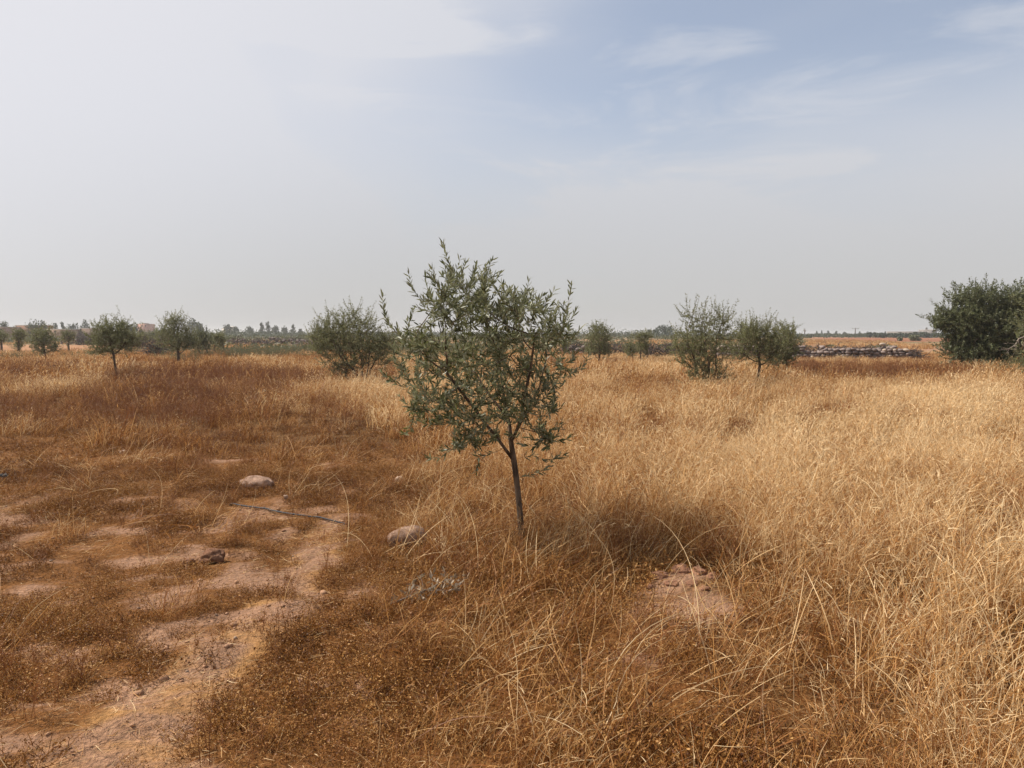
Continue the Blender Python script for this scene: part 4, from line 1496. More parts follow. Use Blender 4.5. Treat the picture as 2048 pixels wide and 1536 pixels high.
# ------------------------------------------------------------------ hose, fallen cuttings, shell, scrap
def hose():
    px = [(455, 1010), (470, 1012), (490, 1015), (530, 1021), (565, 1028), (600, 1033), (650, 1040), (690, 1046), (708, 1049)]
    pts = np.array([G(*p) for p in px])
    t = np.linspace(0, len(px) - 1, 70)
    x = np.interp(t, range(len(px)), pts[:, 0]); y = np.interp(t, range(len(px)), pts[:, 1])
    for _ in range(4):
        x[1:-1] = (x[:-2] + 2 * x[1:-1] + x[2:]) / 4; y[1:-1] = (y[:-2] + 2 * y[1:-1] + y[2:]) / 4
    z = hgt(x, y)
    for _ in range(60):
        z[1:-1] = (z[:-2] + 2 * z[1:-1] + z[2:]) / 4
    z = np.maximum(z, hgt(x, y) - 0.004) + 0.02
    z[:6] -= np.linspace(0.05, 0, 6); z[-5:] -= np.linspace(0, 0.06, 5)
    b = Bag(); b.tube(np.stack([x, y, z], -1), np.full(len(x), 0.0078), 10)
    put('irrigation_hose', b.mesh('irrigation_hose', (M_HOSE,), True), label='black irrigation hose lying across the bare ground', category='hose')


hose()


def cuttings():
    r = np.random.default_rng(19)
    x0, y0 = G(870, 1205)
    z0 = hg(x0, y0)
    root = thing('fallen_branch', (x0, y0, z0), 'withered olive cutting with silvery curled leaves lying on the weeds', 'branch')
    nodes = [np.array([-0.24, -0.16, 0.02]), np.array([-0.14, -0.08, 0.04]), np.array([-0.03, 0.0, 0.06])]
    A = ellipsoids(r, [(0.04, 0.10, 0.07, 0.22, 0.20, 0.05, 3), (-0.12, -0.02, 0.05, 0.16, 0.12, 0.04, 1)], 130)
    A[:, 2] = np.abs(A[:, 2])
    P, pr = colonize(nodes, [-1, 0, 1], A, 0.026, 0.25, 0.035, 0.0, 60, r)
    P[:, 2] = np.maximum(P[:, 2], 0.012)
    R, kids = pipe(P, pr, 0.0014, 0.007)
    b = Bag()
    for c in chains(P, R, kids):
        rr = R[c].copy(); rr[-1] *= 0.5
        b.tube(P[c], rr, 4)
    put('twig', b.mesh('twig', (M_DEADWOOD,), True), root)
    L = leaf_set(r, P, R, pr, 0.3, 0.022, 0.026, 0.052, 0.27, 0.8)
    V, Q, T, sh = leaf_mesh(*L, r, True)
    b = Bag(); b.add(V, Q, T, 0, sh)
    put('foliage', b.mesh('foliage', (M_DRYLEAF,), False), root, kind='stuff')


cuttings()


def shell():
    t = np.linspace(0, 1, 40)
    a = t * 5.5 * PI
    g = np.exp(2.1 * (t - 1))
    P = np.stack([0.0085 * g * np.cos(a), 0.0085 * g * np.sin(a), 0.013 * (1 - g)], -1)
    b = Bag(); b.tube(P, 0.0078 * g, 10)
    x, y = G(1940, 1285)
    put('snail_shell', b.mesh('snail_shell', (M_SHELL,), True), loc=(x, y, hg(x, y) + 0.03), rot=(0.5, 0.7, 0.3), scale=(1.15, 1.15, 1.15), label='white snail shell resting in the tall straw', category='shell')


shell()


def scrap():
    r = np.random.default_rng(4)
    x, y = G(12, 962)
    n = 9
    u, v = np.meshgrid(np.linspace(-1, 1, n), np.linspace(-1, 1, n))
    z = 0.05 + 0.05 * fbm(u * 2, v * 2, 7, 3) + 0.02 * np.sin(u * 5 + v * 3)
    top = np.stack([u * 0.045 + 0.01 * np.sin(v * 4), v * 0.035, z - 0.02], -1).reshape(-1, 3)
    V = np.vstack([top, top - [0, 0, 0.003]])
    i = (np.arange(n - 1)[:, None] * n + np.arange(n - 1)[None]).ravel()
    Q = np.stack([i, i + 1, i + n + 1, i + n], -1)
    b = Bag(); b.add(V, np.vstack([Q, Q[:, ::-1] + n * n]))
    put('plastic_scrap', b.mesh('plastic_scrap', (M_SCRAP,), True), loc=(x, y, hg(x, y) - 0.02), rot=(0.35, 0.1, -0.5), label='small crumpled grey plastic scrap caught in brown weeds', category='scrap')


scrap()

# ------------------------------------------------------------------ dry stone wall and brush
WALL_MESH = []
for i in range(10):
    V, F = lump(300 + i, 2, 0.16, 1.2, 0.2)
    WALL_MESH.append((mesh_np('wall_stone', V, F, (M_WALLST,), True), mesh_np('wall_stone', V, F, (M_WALLPALE,), True)))


def stone_wall():
    r = np.random.default_rng(8)
    a = np.array(at_depth(1432, 49.0)); b = np.array(at_depth(1812, 46.0))
    L = np.linalg.norm(b - a); dirv = (b - a) / L; nrm = np.array([dirv[1], -dirv[0]])
    ang = math.atan2(dirv[1], dirv[0])
    root = thing('stone_wall', (a[0], a[1], hg(*a)), 'tumbledown dry stone wall of rounded grey stones across the field', 'wall', rotz=ang)
    nst = 0
    s = 0.0
    for row in range(5):
        z = 0.11 + row * 0.165
        for face in (0, 1):
            s = r.uniform(0, 0.2)
            while s < L:
                w = r.uniform(0.22, 0.46) * (1 - 0.06 * row)
                top = 0.62 + 0.30 * vnoise(np.array([s * 0.5]), np.array([3.0]), 5)[0] - 0.25 * float(abs(s - 5.6) < 0.5)
                if z < top and nst < 296 and (face == 0 or row > 2 or r.random() < 0.12):
                    pale = r.random() < 0.10
                    put('stone', WALL_MESH[int(r.integers(0, 10))][1 if pale else 0], root,
                        (s + w / 2, (0.17 if face else -0.14) + r.normal(0, 0.03), z + r.normal(0, 0.02)),
                        (r.normal(0, 0.15), r.normal(0, 0.18), r.normal(0, 0.4)), (w * 0.52, r.uniform(0.13, 0.2), r.uniform(0.075, 0.115)))
                    nst += 1
                s += w * r.uniform(0.92, 1.12)
    # rubble heart of the wall
    bag = Bag()
    V0, F0 = ICO[1]
    for i in range(260):
        s = r.uniform(0.1, L - 0.1)
        bag.add(V0 * r.uniform(0.06, 0.13, 3) + [s, r.uniform(-0.02, 0.18), r.uniform(0.03, 0.52)], None, F0)
    put('rubble_core', bag.mesh('rubble_core', (M_WALLST,), True), root, kind='stuff')
    # a pale stone perched on the wall
    p = at_depth(1769, 46.4)
    put('stone', WALL_MESH[3][1], root, (L - 1.3, 0.0, 0.95), (0, 0.1, 0.4), (0.2, 0.15, 0.11))
    put('stone', WALL_MESH[5][1], root, (L - 0.9, -0.1, 0.70), (0, 0.1, 0.1), (0.22, 0.15, 0.12))


stone_wall()


def far_wall(label, p0, p1, seed, h=0.7):
    r = np.random.default_rng(seed)
    a = np.array(p0); b = np.array(p1); L = np.linalg.norm(b - a); dv = (b - a) / L
    bag = Bag(); V0, F0 = ICO[1]
    for i in range(int(L * 9)):
        s = r.uniform(0, L); z = r.random()
        top = h * (0.55 + 0.6 * vnoise(np.array([s * 0.3]), np.array([1.0]), seed)[0])
        q = a + dv * s
        sc = np.array([r.uniform(0.14, 0.3), 0.18, r.uniform(0.09, 0.16)])
        c, n = dv
        Vr = V0 * sc * (1 + 0.12 * r.normal(size=(len(V0), 1)))
        Vr = np.stack([Vr[:, 0] * c - Vr[:, 1] * n, Vr[:, 0] * n + Vr[:, 1] * c, Vr[:, 2]], -1)
        bag.add(Vr + [q[0] - a[0], q[1] - a[1] + r.normal(0, 0.1), 0.06 + z * top], None, F0)
    root = thing('stone_wall', (a[0], a[1], hg(*a)), label, 'wall')
    put('rubble', bag.mesh('rubble', (M_WALLST,), True), root, kind='stuff')


far_wall('low heap of dark field stones running out from the dense olive bush', at_depth(455, 104), at_depth(640, 92), 21, 0.9)
far_wall('broken line of dark stones at the edge of the reddish field', at_depth(120, 112), at_depth(215, 108), 22, 1.0)
far_wall('stretch of fallen stones between brushwood and the two stemmed sapling', at_depth(1128, 60), at_depth(1180, 58), 23, 0.6)


def brush(name, label, px, d, wpx, h, seed, mat, n=150, leafy=None, group=None, cat='brush'):
    """a heap of dead branches"""
    r = np.random.default_rng(seed)
    x, y = at_depth(px, d); w = wpx * d / FPX
    root = thing(name, (x, y, hg(x, y)), label, cat, group)
    bag = Bag()
    for i in range(n):
        s = np.array([r.uniform(-w / 2, w / 2), r.normal(0, 0.35), r.uniform(0, h * 0.45)])
        az = r.uniform(-PI, PI); el = r.uniform(-0.2, 1.2)
        dv = np.array([math.cos(az) * math.cos(el), math.sin(az) * math.cos(el) * 0.6, math.sin(el)])
        L = r.uniform(0.4, 1.1) * h * 0.9
        q = s + dv * L * 0.5 + r.normal(0, 0.08, 3); e = s + dv * L + np.array([0, 0, -0.1 * L]) + r.normal(0, 0.08, 3)
        for p in (s, q, e):
            p[2] = max(p[2], 0.02)
        bag.tube(np.array([s, q, e]), np.array([0.022, 0.016, 0.007]) * (d / 45) ** 0.8, 3)
        for k in range(2):
            f = q + (e - q) * r.random(); g = f + unit(r.normal(size=3) + dv * 0.8) * L * 0.35
            g[2] = max(g[2], 0.02)
            bag.tube(np.array([f, g]), np.array([0.014, 0.006]) * (d / 45) ** 0.8, 3)
    if mat is M_BRUSH:
        c = np.stack([r.uniform(-w / 2, w / 2, n * 9), r.normal(0, 0.3, n * 9), h * 0.75 * r.random(n * 9) ** 1.2 + 0.05], -1)
        dd = unit(r.normal(size=(n * 9, 3)) * [1, 1, 0.7]); ss = unit(np.cross(dd, r.normal(size=(n * 9, 3))))
        ll = r.uniform(0.12, 0.34, (n * 9, 1)); ww = 0.012 * d / 45
        bag.add(np.stack([c - dd * ll / 2, c + ss * ww, c + dd * ll / 2, c - ss * ww], 1).reshape(-1, 3).clip([-99, -99, 0.01], 99), np.arange(n * 36).reshape(-1, 4))
    put('branch_heap', bag.mesh('branch_heap', (mat,), False), root, kind='stuff')
    return root


for i, (px, d, wpx, h, lab) in enumerate([
        (1625, 49.5, 110, 0.95, 'dark dry brushwood piled behind the wall next to the greener olive'),
        (1720, 49.0, 110, 0.9, 'dark dry brushwood piled behind the middle of the stone wall'),
        (1810, 46.5, 60, 0.75, 'dark branch heap at the broken end of the stone wall'),
        (1480, 51.0, 110, 1.0, 'dark brushwood behind the wall between the bushy and round crowned olives'),
        (1350, 52.0, 120, 1.15, 'purple grey brushwood beside the two stemmed sapling'),
        (1245, 56.0, 110, 1.1, 'reddish grey brushwood between the egg shaped olive and the sapling'),
        (1155, 60.0, 60, 1.0, 'brushwood strip behind the lone young olive'),
        (540, 96.0, 150, 1.3, 'long dark brush heap on the far stones'),
        (180, 106.0, 50, 1.6, 'dark brush heap at the reddish field edge')]):
    brush('brushwood_heap', lab, px, d, wpx, h, 400 + i, M_BRUSH, 170 if d < 70 else 110, group='brushwood heaps along the walls')


# ------------------------------------------------------------------ shrubs and far trees
def foliage_cloud(r, lobes, n, size, up=0.32):
    """many leaf clumps spread through lobes: (cx,cy,cz,rx,ry,rz)"""
    vol = np.array([l[3] * l[4] * l[5] for l in lobes]) ** 0.7
    cnt = r.multinomial(n, vol / vol.sum())
    out = []
    for l, k in zip(lobes, cnt):
        d = unit(r.normal(size=(k, 3))); q = r.random((k, 1)) ** 0.33
        ln = 1 + 0.28 * (fbm(d[:, 0] * 2.2 + l[0], d[:, 1] * 2.2 + d[:, 2] * 2.2 + l[2], 7, 2) - 0.5)[:, None] * 2
        out.append(np.array(l[:3]) + d * q * ln * np.array(l[3:6]))
    C = np.vstack(out)
    C = C[C[:, 2] > 0.03]
    n = len(C)
    D = unit(r.normal(size=(n, 3)) + [0, 0, up]); Sx = unit(np.cross(D, r.normal(size=(n, 3))))
    L = size * r.uniform(0.6, 1.4, (n, 1)); w = L * r.uniform(0.35, 0.6, (n, 1))
    V = np.stack([C - D * L * 0.5, C + Sx * w * 0.5, C + D * L * 0.5, C - Sx * w * 0.5], 1).reshape(-1, 3)
    return V, np.arange(n * 4).reshape(-1, 4), np.repeat(r.random(n), 4)


def far_tree(name, label, cat, px, d, top_py, wpx, seed, mat, shape='round', n=700, group=None, base_h=0.25, bark=None, thick=1.0):
    r = np.random.default_rng(seed)
    x, y = at_depth(px, d)
    H = height_for(top_py, d); w = wpx * d / FPX
    root = thing(name, (x, y, 0), label, cat, group)
    lobes = []
    b0 = H * base_h
    if shape == 'round':
        for k in range(7):
            a = r.uniform(-PI, PI); q = r.uniform(0.1, 0.62)
            lobes.append((math.cos(a) * q * w * 0.5, math.sin(a) * q * w * 0.5, b0 + (H - b0) * r.uniform(0.3, 0.8), w * r.uniform(0.16, 0.27), w * r.uniform(0.16, 0.27), (H - b0) * r.uniform(0.14, 0.24)))
        lobes.append((0, 0, b0 + (H - b0) * 0.5, w * 0.38, w * 0.38, (H - b0) * 0.44))
        for k in range(3):
            lobes.append((r.uniform(-0.35, 0.35) * w, r.uniform(-0.2, 0.2) * w, H * 0.2, w * 0.22, w * 0.2, H * 0.2))
    elif shape == 'tall':
        for k in range(9):
            f = (k + 0.5) / 9
            a = r.uniform(-PI, PI); q = r.uniform(0.1, 0.55) * (1.1 - 0.7 * f)
            lobes.append((math.cos(a) * q * w * 0.5, math.sin(a) * q * w * 0.5, b0 + (H - b0) * (0.1 + 0.82 * f), w * r.uniform(0.2, 0.32) * (1.1 - 0.55 * f), w * 0.25 * (1.1 - 0.55 * f), (H - b0) * 0.13))
        for k in range(3):
            lobes.append((r.uniform(-0.35, 0.35) * w, r.uniform(-0.2, 0.2) * w, H * 0.15, w * 0.26, w * 0.2, H * 0.16))
    elif shape == 'column':
        for k in range(5):
            f = (k + 0.5) / 5
            lobes.append((r.normal(0, 0.05) * w, 0, b0 + (H - b0) * f, w * 0.5 * (1.05 - f), w * 0.5 * (1.05 - f), (H - b0) * 0.15))
    elif shape == 'flat':
        for k in range(9):
            lobes.append((r.uniform(-0.42, 0.42) * w, r.normal(0, 0.15) * w, b0 + (H - b0) * r.uniform(0.3, 0.72), w * 0.15, w * 0.15, (H - b0) * 0.27))
    elif shape == 'low':
        for k in range(9):
            u = r.uniform(-0.45, 0.45)
            hh = H * (1 - 1.6 * u * u) * r.uniform(0.7, 1.0)
            lobes.append((u * w, r.normal(0, 0.14) * w, hh * 0.38, w * 0.14, w * 0.14, hh * 0.5))
    V, Q, sh = foliage_cloud(r, lobes, n, max(0.05, d / FPX * 3.4) * thick)
    cb = Bag(); cb.add(V, Q, None, 0, sh)
    put('crown', cb.mesh('crown', (mat,), False), root)
    tb = Bag()
    tr = max(0.05, w * 0.035)
    if shape == 'low':
        for k in range(3):
            u = r.uniform(-0.35, 0.35) * w
            sb = Bag()
            sb.tube(np.array([[u * 0.6, 0, 0], [u * 0.8, r.normal(0, 0.05), H * 0.3], [u, r.normal(0, 0.1), H * 0.62]]), np.array([tr * 0.7, tr * 0.5, tr * 0.2]), 4)
            put('stem', sb.mesh('stem', (bark or M_BARKOLD,), True), root)
    else:
        tb.tube(np.array([[0, 0, -0.1], [r.normal(0, 0.02) * w, 0, b0 + 0.05 * H], [r.normal(0, 0.04) * w, 0, H * 0.55], [r.normal(0, 0.05) * w, 0, H * 0.86]]), np.array([tr * 1.2, tr, tr * 0.6, tr * 0.2]), 6)
        for k in range(4):
            l = lobes[k]
            z0 = H * r.uniform(0.2, 0.4)
            tb.tube(np.array([[0, 0, z0], [l[0] * 0.5, l[1] * 0.5, (z0 + l[2]) / 2], [l[0], l[1], l[2]]]), np.array([tr * 0.6, tr * 0.4, tr * 0.15]), 4)
        put('trunk', tb.mesh('trunk', (bark or M_BARKOLD,), True), root)
    return root


FT = [
    # px, d, top row, width px, kind, label
    (1330, 330, 648, 40, 'round', 'eucalyptus_tree', 'tallest rounded eucalyptus standing on the open skyline'),
    (1312, 335, 656, 16, 'round', 'eucalyptus_tree', 'small eucalyptus leaning against the tallest rounded one'),
    (1298, 330, 658, 20, 'tall', 'eucalyptus_tree', 'lone conical eucalyptus a little apart from the tallest rounded one'),
    (388, 300, 636, 34, 'round', 'eucalyptus_tree', 'big domed eucalyptus rising behind the upright trunked olive'),
    (402, 305, 642, 18, 'round', 'eucalyptus_tree', 'shorter eucalyptus joined to the side of the big domed one'),
    (414, 330, 650, 8, 'tall', 'eucalyptus_tree', 'thin wispy skyline tree beside the big domed eucalyptus'),
    (72, 200, 637, 44, 'round', 'broadleaf_tree', 'spreading dark tree growing over the earthen farmhouse'),
    (94, 210, 648, 14, 'tall', 'broadleaf_tree', 'small pointed tree at the side of the spreading dark one'),
    (113, 260, 645, 18, 'tall', 'skyline_tree', 'conical tree behind the mud walled yard'),
    (128, 265, 643, 16, 'tall', 'skyline_tree', 'pale pointed tree next to the conical one'),
    (150, 280, 645, 22, 'flat', 'skyline_tree', 'flat topped tree clump behind the mud walled yard'),
    (173, 275, 638, 22, 'round', 'skyline_tree', 'taller bushy skyline tree beside the flat topped clump'),
    (8, 230, 640, 26, 'round', 'broadleaf_tree', 'dark leafy tree over the far roof of the earthen farmhouse'),
    (268, 190, 643, 30, 'flat', 'clipped_tree', 'dark flat topped tree in front of the pink house'),
    (298, 260, 664, 30, 'low', 'far_bush', 'green bush at the foot of the pink house'),
    (458, 380, 648, 20, 'round', 'skyline_tree', 'tree behind the small cream cottage'),
    (474, 400, 652, 14, 'round', 'skyline_tree', 'small tree just past the small cream cottage'),
    (500, 400, 651, 24, 'round', 'skyline_tree', 'rounded tree between the cream cottage and the tall ragged grove'),
    (524, 390, 644, 18, 'tall', 'skyline_tree', 'tall ragged pointed tree in the distant grove'),
    (537, 390, 642, 18, 'tall', 'skyline_tree', 'tallest pointed tree of the distant grove'),
    (552, 395, 650, 18, 'round', 'skyline_tree', 'bushy tree on the lower side of the distant grove'),
    (570, 420, 652, 16, 'round', 'skyline_tree', 'small bushy tree past the distant grove'),
    (588, 430, 649, 14, 'tall', 'skyline_tree', 'thin crowned tree towards the splayed stem olive bush'),
    (602, 430, 655, 10, 'round', 'skyline_tree', 'little dark tree next to the thin crowned one'),
    (640, 420, 648, 16, 'round', 'skyline_tree', 'grey tree showing over the splayed stem olive bush'),
    (1152, 420, 663, 16, 'round', 'skyline_tree', 'faint grey tree just beyond the egg shaped olive'),
    (1232, 330, 666, 20, 'round', 'skyline_tree', 'low rounded tree on the skyline past the egg shaped olive'),
    (1258, 380, 667, 14, 'low', 'far_bush', 'dark low bush on the skyline behind the sapling'),
    (1244, 390, 669, 20, 'low', 'far_bush', 'thin line of bush on the skyline near the dark low one'),
    (1555, 300, 654, 10, 'column', 'cypress_tree', 'dark cypress behind the greener olive'),
    (1632, 520, 661, 4, 'column', 'cypress_tree', 'short cypress between the two utility poles'),
    (1642, 540, 662, 3, 'column', 'cypress_tree', 'thin cypress between the two utility poles'),
    (1655, 520, 661, 6, 'tall', 'skyline_tree', 'tiny feathery tree between the two utility poles'),
    (1671, 540, 662, 5, 'tall', 'skyline_tree', 'tiny pointed tree nearer the crossarm pole'),
    (1688, 540, 664, 8, 'round', 'skyline_tree', 'tiny round tree just before the crossarm pole'),
    (1718, 540, 663, 4, 'column', 'cypress_tree', 'short cypress just past the crossarm pole'),
    (1769, 480, 662, 5, 'column', 'cypress_tree', 'lone thin cypress over the olive plantation'),
]
for i, (px, d, tp, w, shp, nm, lab) in enumerate(FT):
    far_tree(nm, lab, 'bush' if nm == 'far_bush' else 'tree', px, d, tp, w, 500 + i, M_EUC if d > 180 else M_OLIVEDARK, shp, n=900 if w > 28 else (520 if w > 12 else 220), base_h=0.12 if shp != 'tall' else 0.08, group='trees on the skyline')

def far_scrub(name, label, y0, y1, n, mat, seed, hlo, hhi, thr):
    r = np.random.default_rng(seed)
    b = Bag()
    y = np.exp(r.uniform(math.log(y0), math.log(y1), n)); x = r.uniform(-0.85, 0.85, n) * y
    nz = fbm(x * 0.018, y * 0.007, 301, 3)
    left = 1 - sstep(x / y, -0.25, 0.1)
    k = r.random(n) < sstep(nz + 0.24 * left + 0.10 * sstep(y, 250, 420), thr, thr + 0.2)
    k &= ~((x / y > 0.38) & (y < 270)) & ~((x / y < -0.52) & (y < 125))
    for xi, yi, ni in zip(x[k], y[k], nz[k]):
        h = r.uniform(hlo, hhi) * (0.6 + 0.8 * ni) * (0.5 if xi / yi > 0.27 else 1.0); w = h * r.uniform(0.6, 1.7)
        V, Q, sh = foliage_cloud(r, [(xi, yi, h * 0.4, w, w, h * 0.55)], 16, max(0.3, yi / FPX * 3.2))
        b.add(V, Q, None, 0, sh * 0.8)
    put(name, b.mesh(name, (mat,), False), kind='stuff', label=label, category='scrub')


far_scrub('field_scrub', 'low brown green scrub on the fields just past the brushwood', 62, 105, 1500, M_SHRUB, 43, 0.25, 0.75, 0.40)
far_scrub('field_scrub', 'grey green scrub dotted over the fields beyond the walls', 100, 250, 3000, M_SHRUB, 44, 0.5, 1.5, 0.42)
far_scrub('far_scrub', 'dark irregular belt of scrub and trees along the horizon', 240, 620, 5200, M_EUC, 45, 1.2, 3.6, 0.42)

# plantation row below the long building, tree by tree
r_ = np.random.default_rng(9)
for k in range(17):
    px = 1738 + k * 10.4 + r_.normal(0, 1.5)
    far_tree('plantation_tree', 'olive in the dark plantation row below the long low building', 'tree', px, 285 + r_.normal(0, 6), 664.5 + r_.normal(0, 0.9), 16, 700 + k, M_EUC, 'round', 300, 'plantation row', 0.08)
for k in range(13):
    px = 1600 + k * 11.2 + r_.normal(0, 2)
    far_tree('orchard_tree', 'greyish olive in the faint orchard row under the utility poles', 'tree', px, 360 + r_.normal(0, 10), 668 + r_.normal(0, 1.0), 15, 740 + k, M_SHRUB, 'round', 240, 'orchard row', 0.08)
far_tree('field_bush', 'double rounded dark bush on the red earth before the plantation', 'bush', 1826, 165, 668, 26, 760, M_OLIVEDARK, 'round', 700, None, 0.05)
far_tree('field_bush', 'single small dark bush on the red earth beside the double one', 'bush', 1799, 165, 674, 12, 761, M_OLIVEDARK, 'round', 320, None, 0.05)
SH = [(1764, 84, 686, 62, 'broad green shrub on the tan field behind the perched pale stone'),
      (1665, 88, 688, 44, 'grey green shrub on the tan field behind the brushwood'),
      (1615, 80, 689, 34, 'olive grey shrub behind the wall by the greener olive'),
      (1880, 96, 685, 60, 'flat spreading green shrub before the large dark olive'),
      (1700, 120, 684, 40, 'faint low shrub in the middle of the tan field'),
      (1380, 75, 684, 70, 'wide olive brown shrub behind the purple grey brushwood'),
      (1440, 84, 682, 50, 'grey shrub behind the bushy ragged olive'),
      (1320, 80, 686, 30, 'small grey shrub behind the two stemmed sapling'),
      (1160, 110, 678, 60, 'low dark shrub beyond the lone young olive'),
      (1245, 120, 680, 30, 'little shrub on the tan rise past the egg shaped olive'),
      (500, 120, 678, 80, 'long low green shrub behind the dark brush heap'),
      (580, 150, 672, 70, 'grey green shrub belt before the distant grove'),
      (450, 160, 670, 60, 'green shrub below the small cream cottage'),
      (600, 58, 694, 70, 'silvery green shrub at the foot of the splayed stem olive bush'),
      (560, 66, 696, 40, 'low grey shrub in front of the dark brush heap'),
      (195, 150, 672, 50, 'dull green shrub behind the spike topped olive'),
      (320, 140, 668, 90, 'wide green shrub belt behind the thicket tree'),
      (240, 130, 672, 50, 'green shrub left standing by the straw stacks'),
      (120, 150, 674, 60, 'dark scrub below the mud walled yard'),
      (60, 140, 676, 60, 'dark scrub below the earthen farmhouse'),
      (10, 130, 676, 40, 'brown green scrub at the corner of the reddish field'),
      (380, 110, 674, 60, 'olive scrub behind the upright trunked olive'),
      (840, 110, 678, 70, 'dull scrub showing through the lone young olive'),
      (1000, 130, 676, 90, 'far scrub showing behind the lone young olive crown'),
      (900, 90, 682, 70, 'grey scrub behind the lone young olive crown')]
for i, (px, d, tp, w, lab) in enumerate(SH):
    far_tree('shrub', lab, 'shrub', px, d, tp, w, 800 + i, M_SHRUB, 'low', 700, 'shrubs in the fields', thick=1.0)
# tall dark stump-like trunk shrub left, a dead bush
brush('dead_bush', 'leafless dark bush beside the thin vase shaped olive', 312, 50, 30, 1.6, 460, M_BRUSH, 90, cat='bush')
for i, (px, d, w) in enumerate([(266, 74, 10), (251, 76, 8), (276, 75, 8)]):
    brush('straw_stack', 'upright bundle of dry reeds under the wide olive', px, d, w, 1.5, 470 + i, M_GRASS, 40, group='reed bundles', cat='reeds')


# ------------------------------------------------------------------ buildings and poles
def house(name, label, px, d, blocks, mats, rotz=0.1):
    """blocks: (left px, right px, top row, depth m, material) plus openings (px, top row, bottom row, width px)"""
    x, y = at_depth(px, d)
    root = thing(name, (x, y, 0), label, 'building', rotz=rotz)
    m = d / FPX
    for bi, (x0, x1, tp, dep, off, mat, wins) in enumerate(blocks):
        H = height_for(tp, d)
        b = Bag()
        b.box((x0 - px) * m, (x1 - px) * m, off, off + dep, -0.2, H - 0.18, 0)
        w = put('wall', b.mesh('wall', (mat,)), root)
        c = Bag()
        c.box((x0 - px) * m - 0.18, (x1 - px) * m + 0.18, off - 0.18, off + dep + 0.18, H - 0.18, H, 0)
        put('roof_slab', c.mesh('roof_slab', (M_TIN,)), root)
        for (wx, t, bt, wp) in wins:
            z1, z0 = height_for(t, d), height_for(bt, d)
            q = Bag(); q.box((wx - wp / 2 - px) * m, (wx + wp / 2 - px) * m, off - 0.04, off + 0.02, max(0.05, z0), z1, 0)
            put('window', q.mesh('window', (M_DARKGLASS,)), w)
            f = Bag(); f.box((wx - wp / 2 - px) * m - 0.1, (wx + wp / 2 - px) * m + 0.1, off - 0.09, off - 0.003, max(0.05, z0) - 0.1, max(0.05, z0), 0)
            put('sill', f.mesh('sill', (M_TIN,)), w)
    return root


long_b = house('farm_building', 'long low grey building with a small rooftop room behind the plantation', 1842, 400,
               [(1798, 1852, 663.0, 14, 0, M_GREYB, [(1810, 665, 668, 3), (1826, 665, 668, 3), (1840, 665, 668, 3)]), (1852.3, 1871, 659.2, 9, -0.6, M_GREYB, [(1862, 661.5, 664, 3)])], None, 0.0)
tb = Bag()
m_ = 400 / FPX
zt = height_for(659.2, 400)
tb.tube(np.array([[13 * m_, 2, zt], [13 * m_, 2, zt + 0.6]]), np.array([0.5, 0.55]), 10)
tb.tube(np.array([[13 * m_, 2, zt + 0.6], [13 * m_ + 0.3, 2, zt + 1.0]]), np.array([0.55, 0.3]), 10)
put('water_tank', tb.mesh('water_tank', (M_POLE,)), long_b)
house('village_house', 'boxy pink rendered house with flat roof on the skyline', 289, 420,
      [(276, 298, 647.5, 8, 0, M_PINK, [(286, 650, 653, 2.2), (293, 650, 653, 2.2)]), (283, 289, 646.0, 4, 2, M_PINK, [])], None, 0.0)
cot = house('cottage', 'small cream cottage with a long low annex on the skyline', 455, 470,
      [(445, 457, 656.4, 6, 0, M_CREAM, [(450, 657.5, 659.5, 2)]), (457.3, 468, 655.4, 7, -0.4, M_CREAM, [(462, 657, 659.5, 2.2)])], None, 0.0)
gb = Bag(); m_ = 470 / FPX
x0, x1 = 2.2 * m_ - 0.3, 13 * m_ + 0.3; z0 = height_for(655.4, 470); z1 = z0 + 0.9
gb.add([(x0, -0.8, z0 + .003), (x1, -0.8, z0 + .003), (x1, 7, z0 + .003), (x0, 7, z0 + .003), (x0, 3.1, z1), (x1, 3.1, z1)], [(0, 1, 5, 4), (2, 3, 4, 5), (3, 2, 1, 0)], [(0, 4, 3), (1, 2, 5)])
put('gable_roof', gb.mesh('gable_roof', (M_CREAM,)), cot)
house('farmhouse', 'brown earthen farmhouse with stepped flat roofs under dark trees', 10, 215,
      [(-60, 20, 653.5, 8, 0, M_MUD2, [(4, 657, 661, 3)]), (8, 56, 649.5, 7, 5.5, M_MUD, [(36, 652, 655, 3)])], None, 0.0)
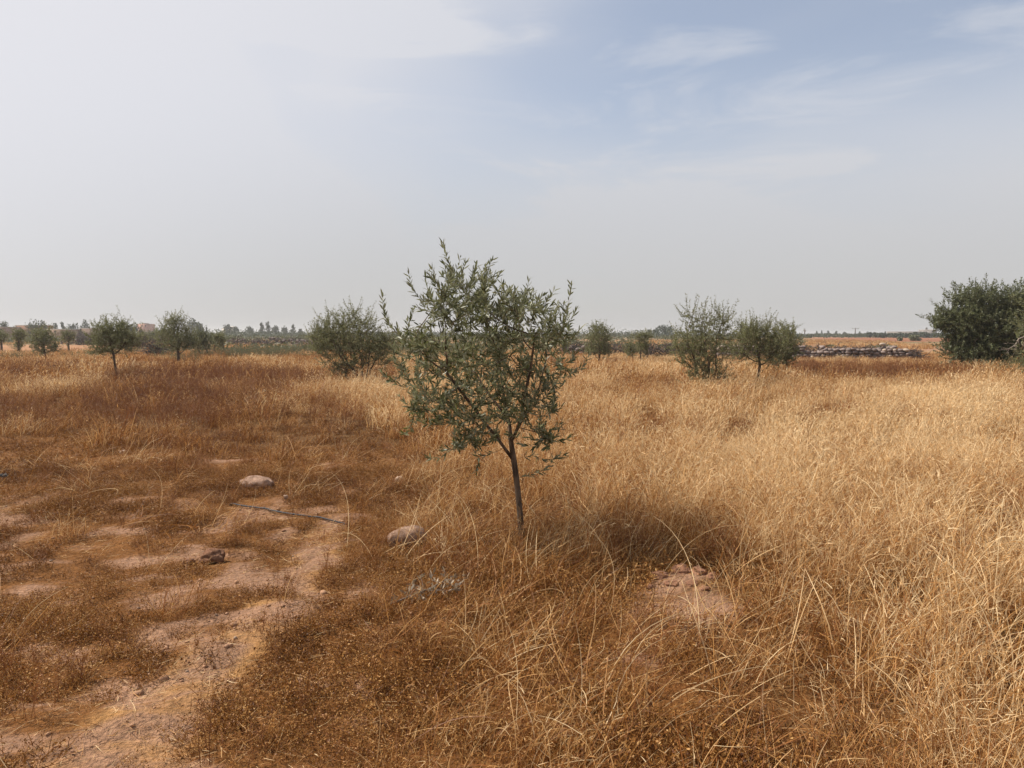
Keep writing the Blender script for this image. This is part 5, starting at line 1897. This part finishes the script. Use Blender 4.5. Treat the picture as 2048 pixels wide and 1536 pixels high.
house('yard_shed', 'brown mud walled yard with a pale flat roof edge', 118, 190,
      [(97, 134, 658.0, 7, 0, M_MUD2, [(112, 661, 665, 3)]), (134.4, 178, 655.6, 6, 6, M_MUD2, [(160, 658, 661, 2.5)])], None, 0.0)
house('ruined_hut', 'small ruined red mud hut on the red earth field', 1720, 190,
      [(1710, 1730, 680.0, 4, 0, M_MUD, [(1715, 681.5, 685, 3)])], None, 0.0)


def utility_pole(label, px, d, top, arms):
    x, y = at_depth(px, d); H = height_for(top, d)
    root = thing('utility_pole', (x, y, 0), label, 'pole')
    b = Bag(); b.tube(np.array([[0, 0, -0.2], [0, 0, H * 0.5], [0, 0, H]]), np.array([0.34, 0.28, 0.22]), 8)
    put('post', b.mesh('post', (M_POLE,), True), root)
    if arms:
        c = Bag(); c.box(-1.9, 1.9, -0.28, -0.16, H - 0.65, H - 0.45)
        a = put('crossarm', c.mesh('crossarm', (M_POLE,)), root)
        for k in (-1.7, 0, 1.7):
            e = Bag(); e.tube(np.array([[k, -0.22, H - 0.45], [k, -0.22, H - 0.2], [k, -0.22, H - 0.05]]), np.array([0.12, 0.16, 0.08]), 7)
            put('insulator', e.mesh('insulator', (M_POLE,), True), a)
    else:
        c = Bag(); c.box(-0.45, 0.45, -0.6, -0.24, H * 0.62, H * 0.78)
        put('switch_box', c.mesh('switch_box', (M_POLE,)), root)


utility_pole('plain dark utility pole on the far field', 1608, 420, 657, False)
utility_pole('tall utility pole with a crossarm near the plantation', 1709, 440, 655.5, True)

# ------------------------------------------------------------------ haze
hz = Bag()
hz.box(-3200, 3200, -260, 3300, -2.0, 10.5)
hm, ht, ho = new_mat('haze_air')
pv = N(ht, 'ShaderNodeVolumePrincipled')
pv.inputs['Color'].default_value = (0.93, 0.92, 0.92, 1)
pv.inputs['Density'].default_value = 0.00042
pv.inputs['Anisotropy'].default_value = 0.3
ht.links.new(pv.outputs[0], ho.inputs['Volume'])
put('haze', hz.mesh('haze', (hm,)), kind='stuff', label='thin dusty haze over the plain', category='haze')
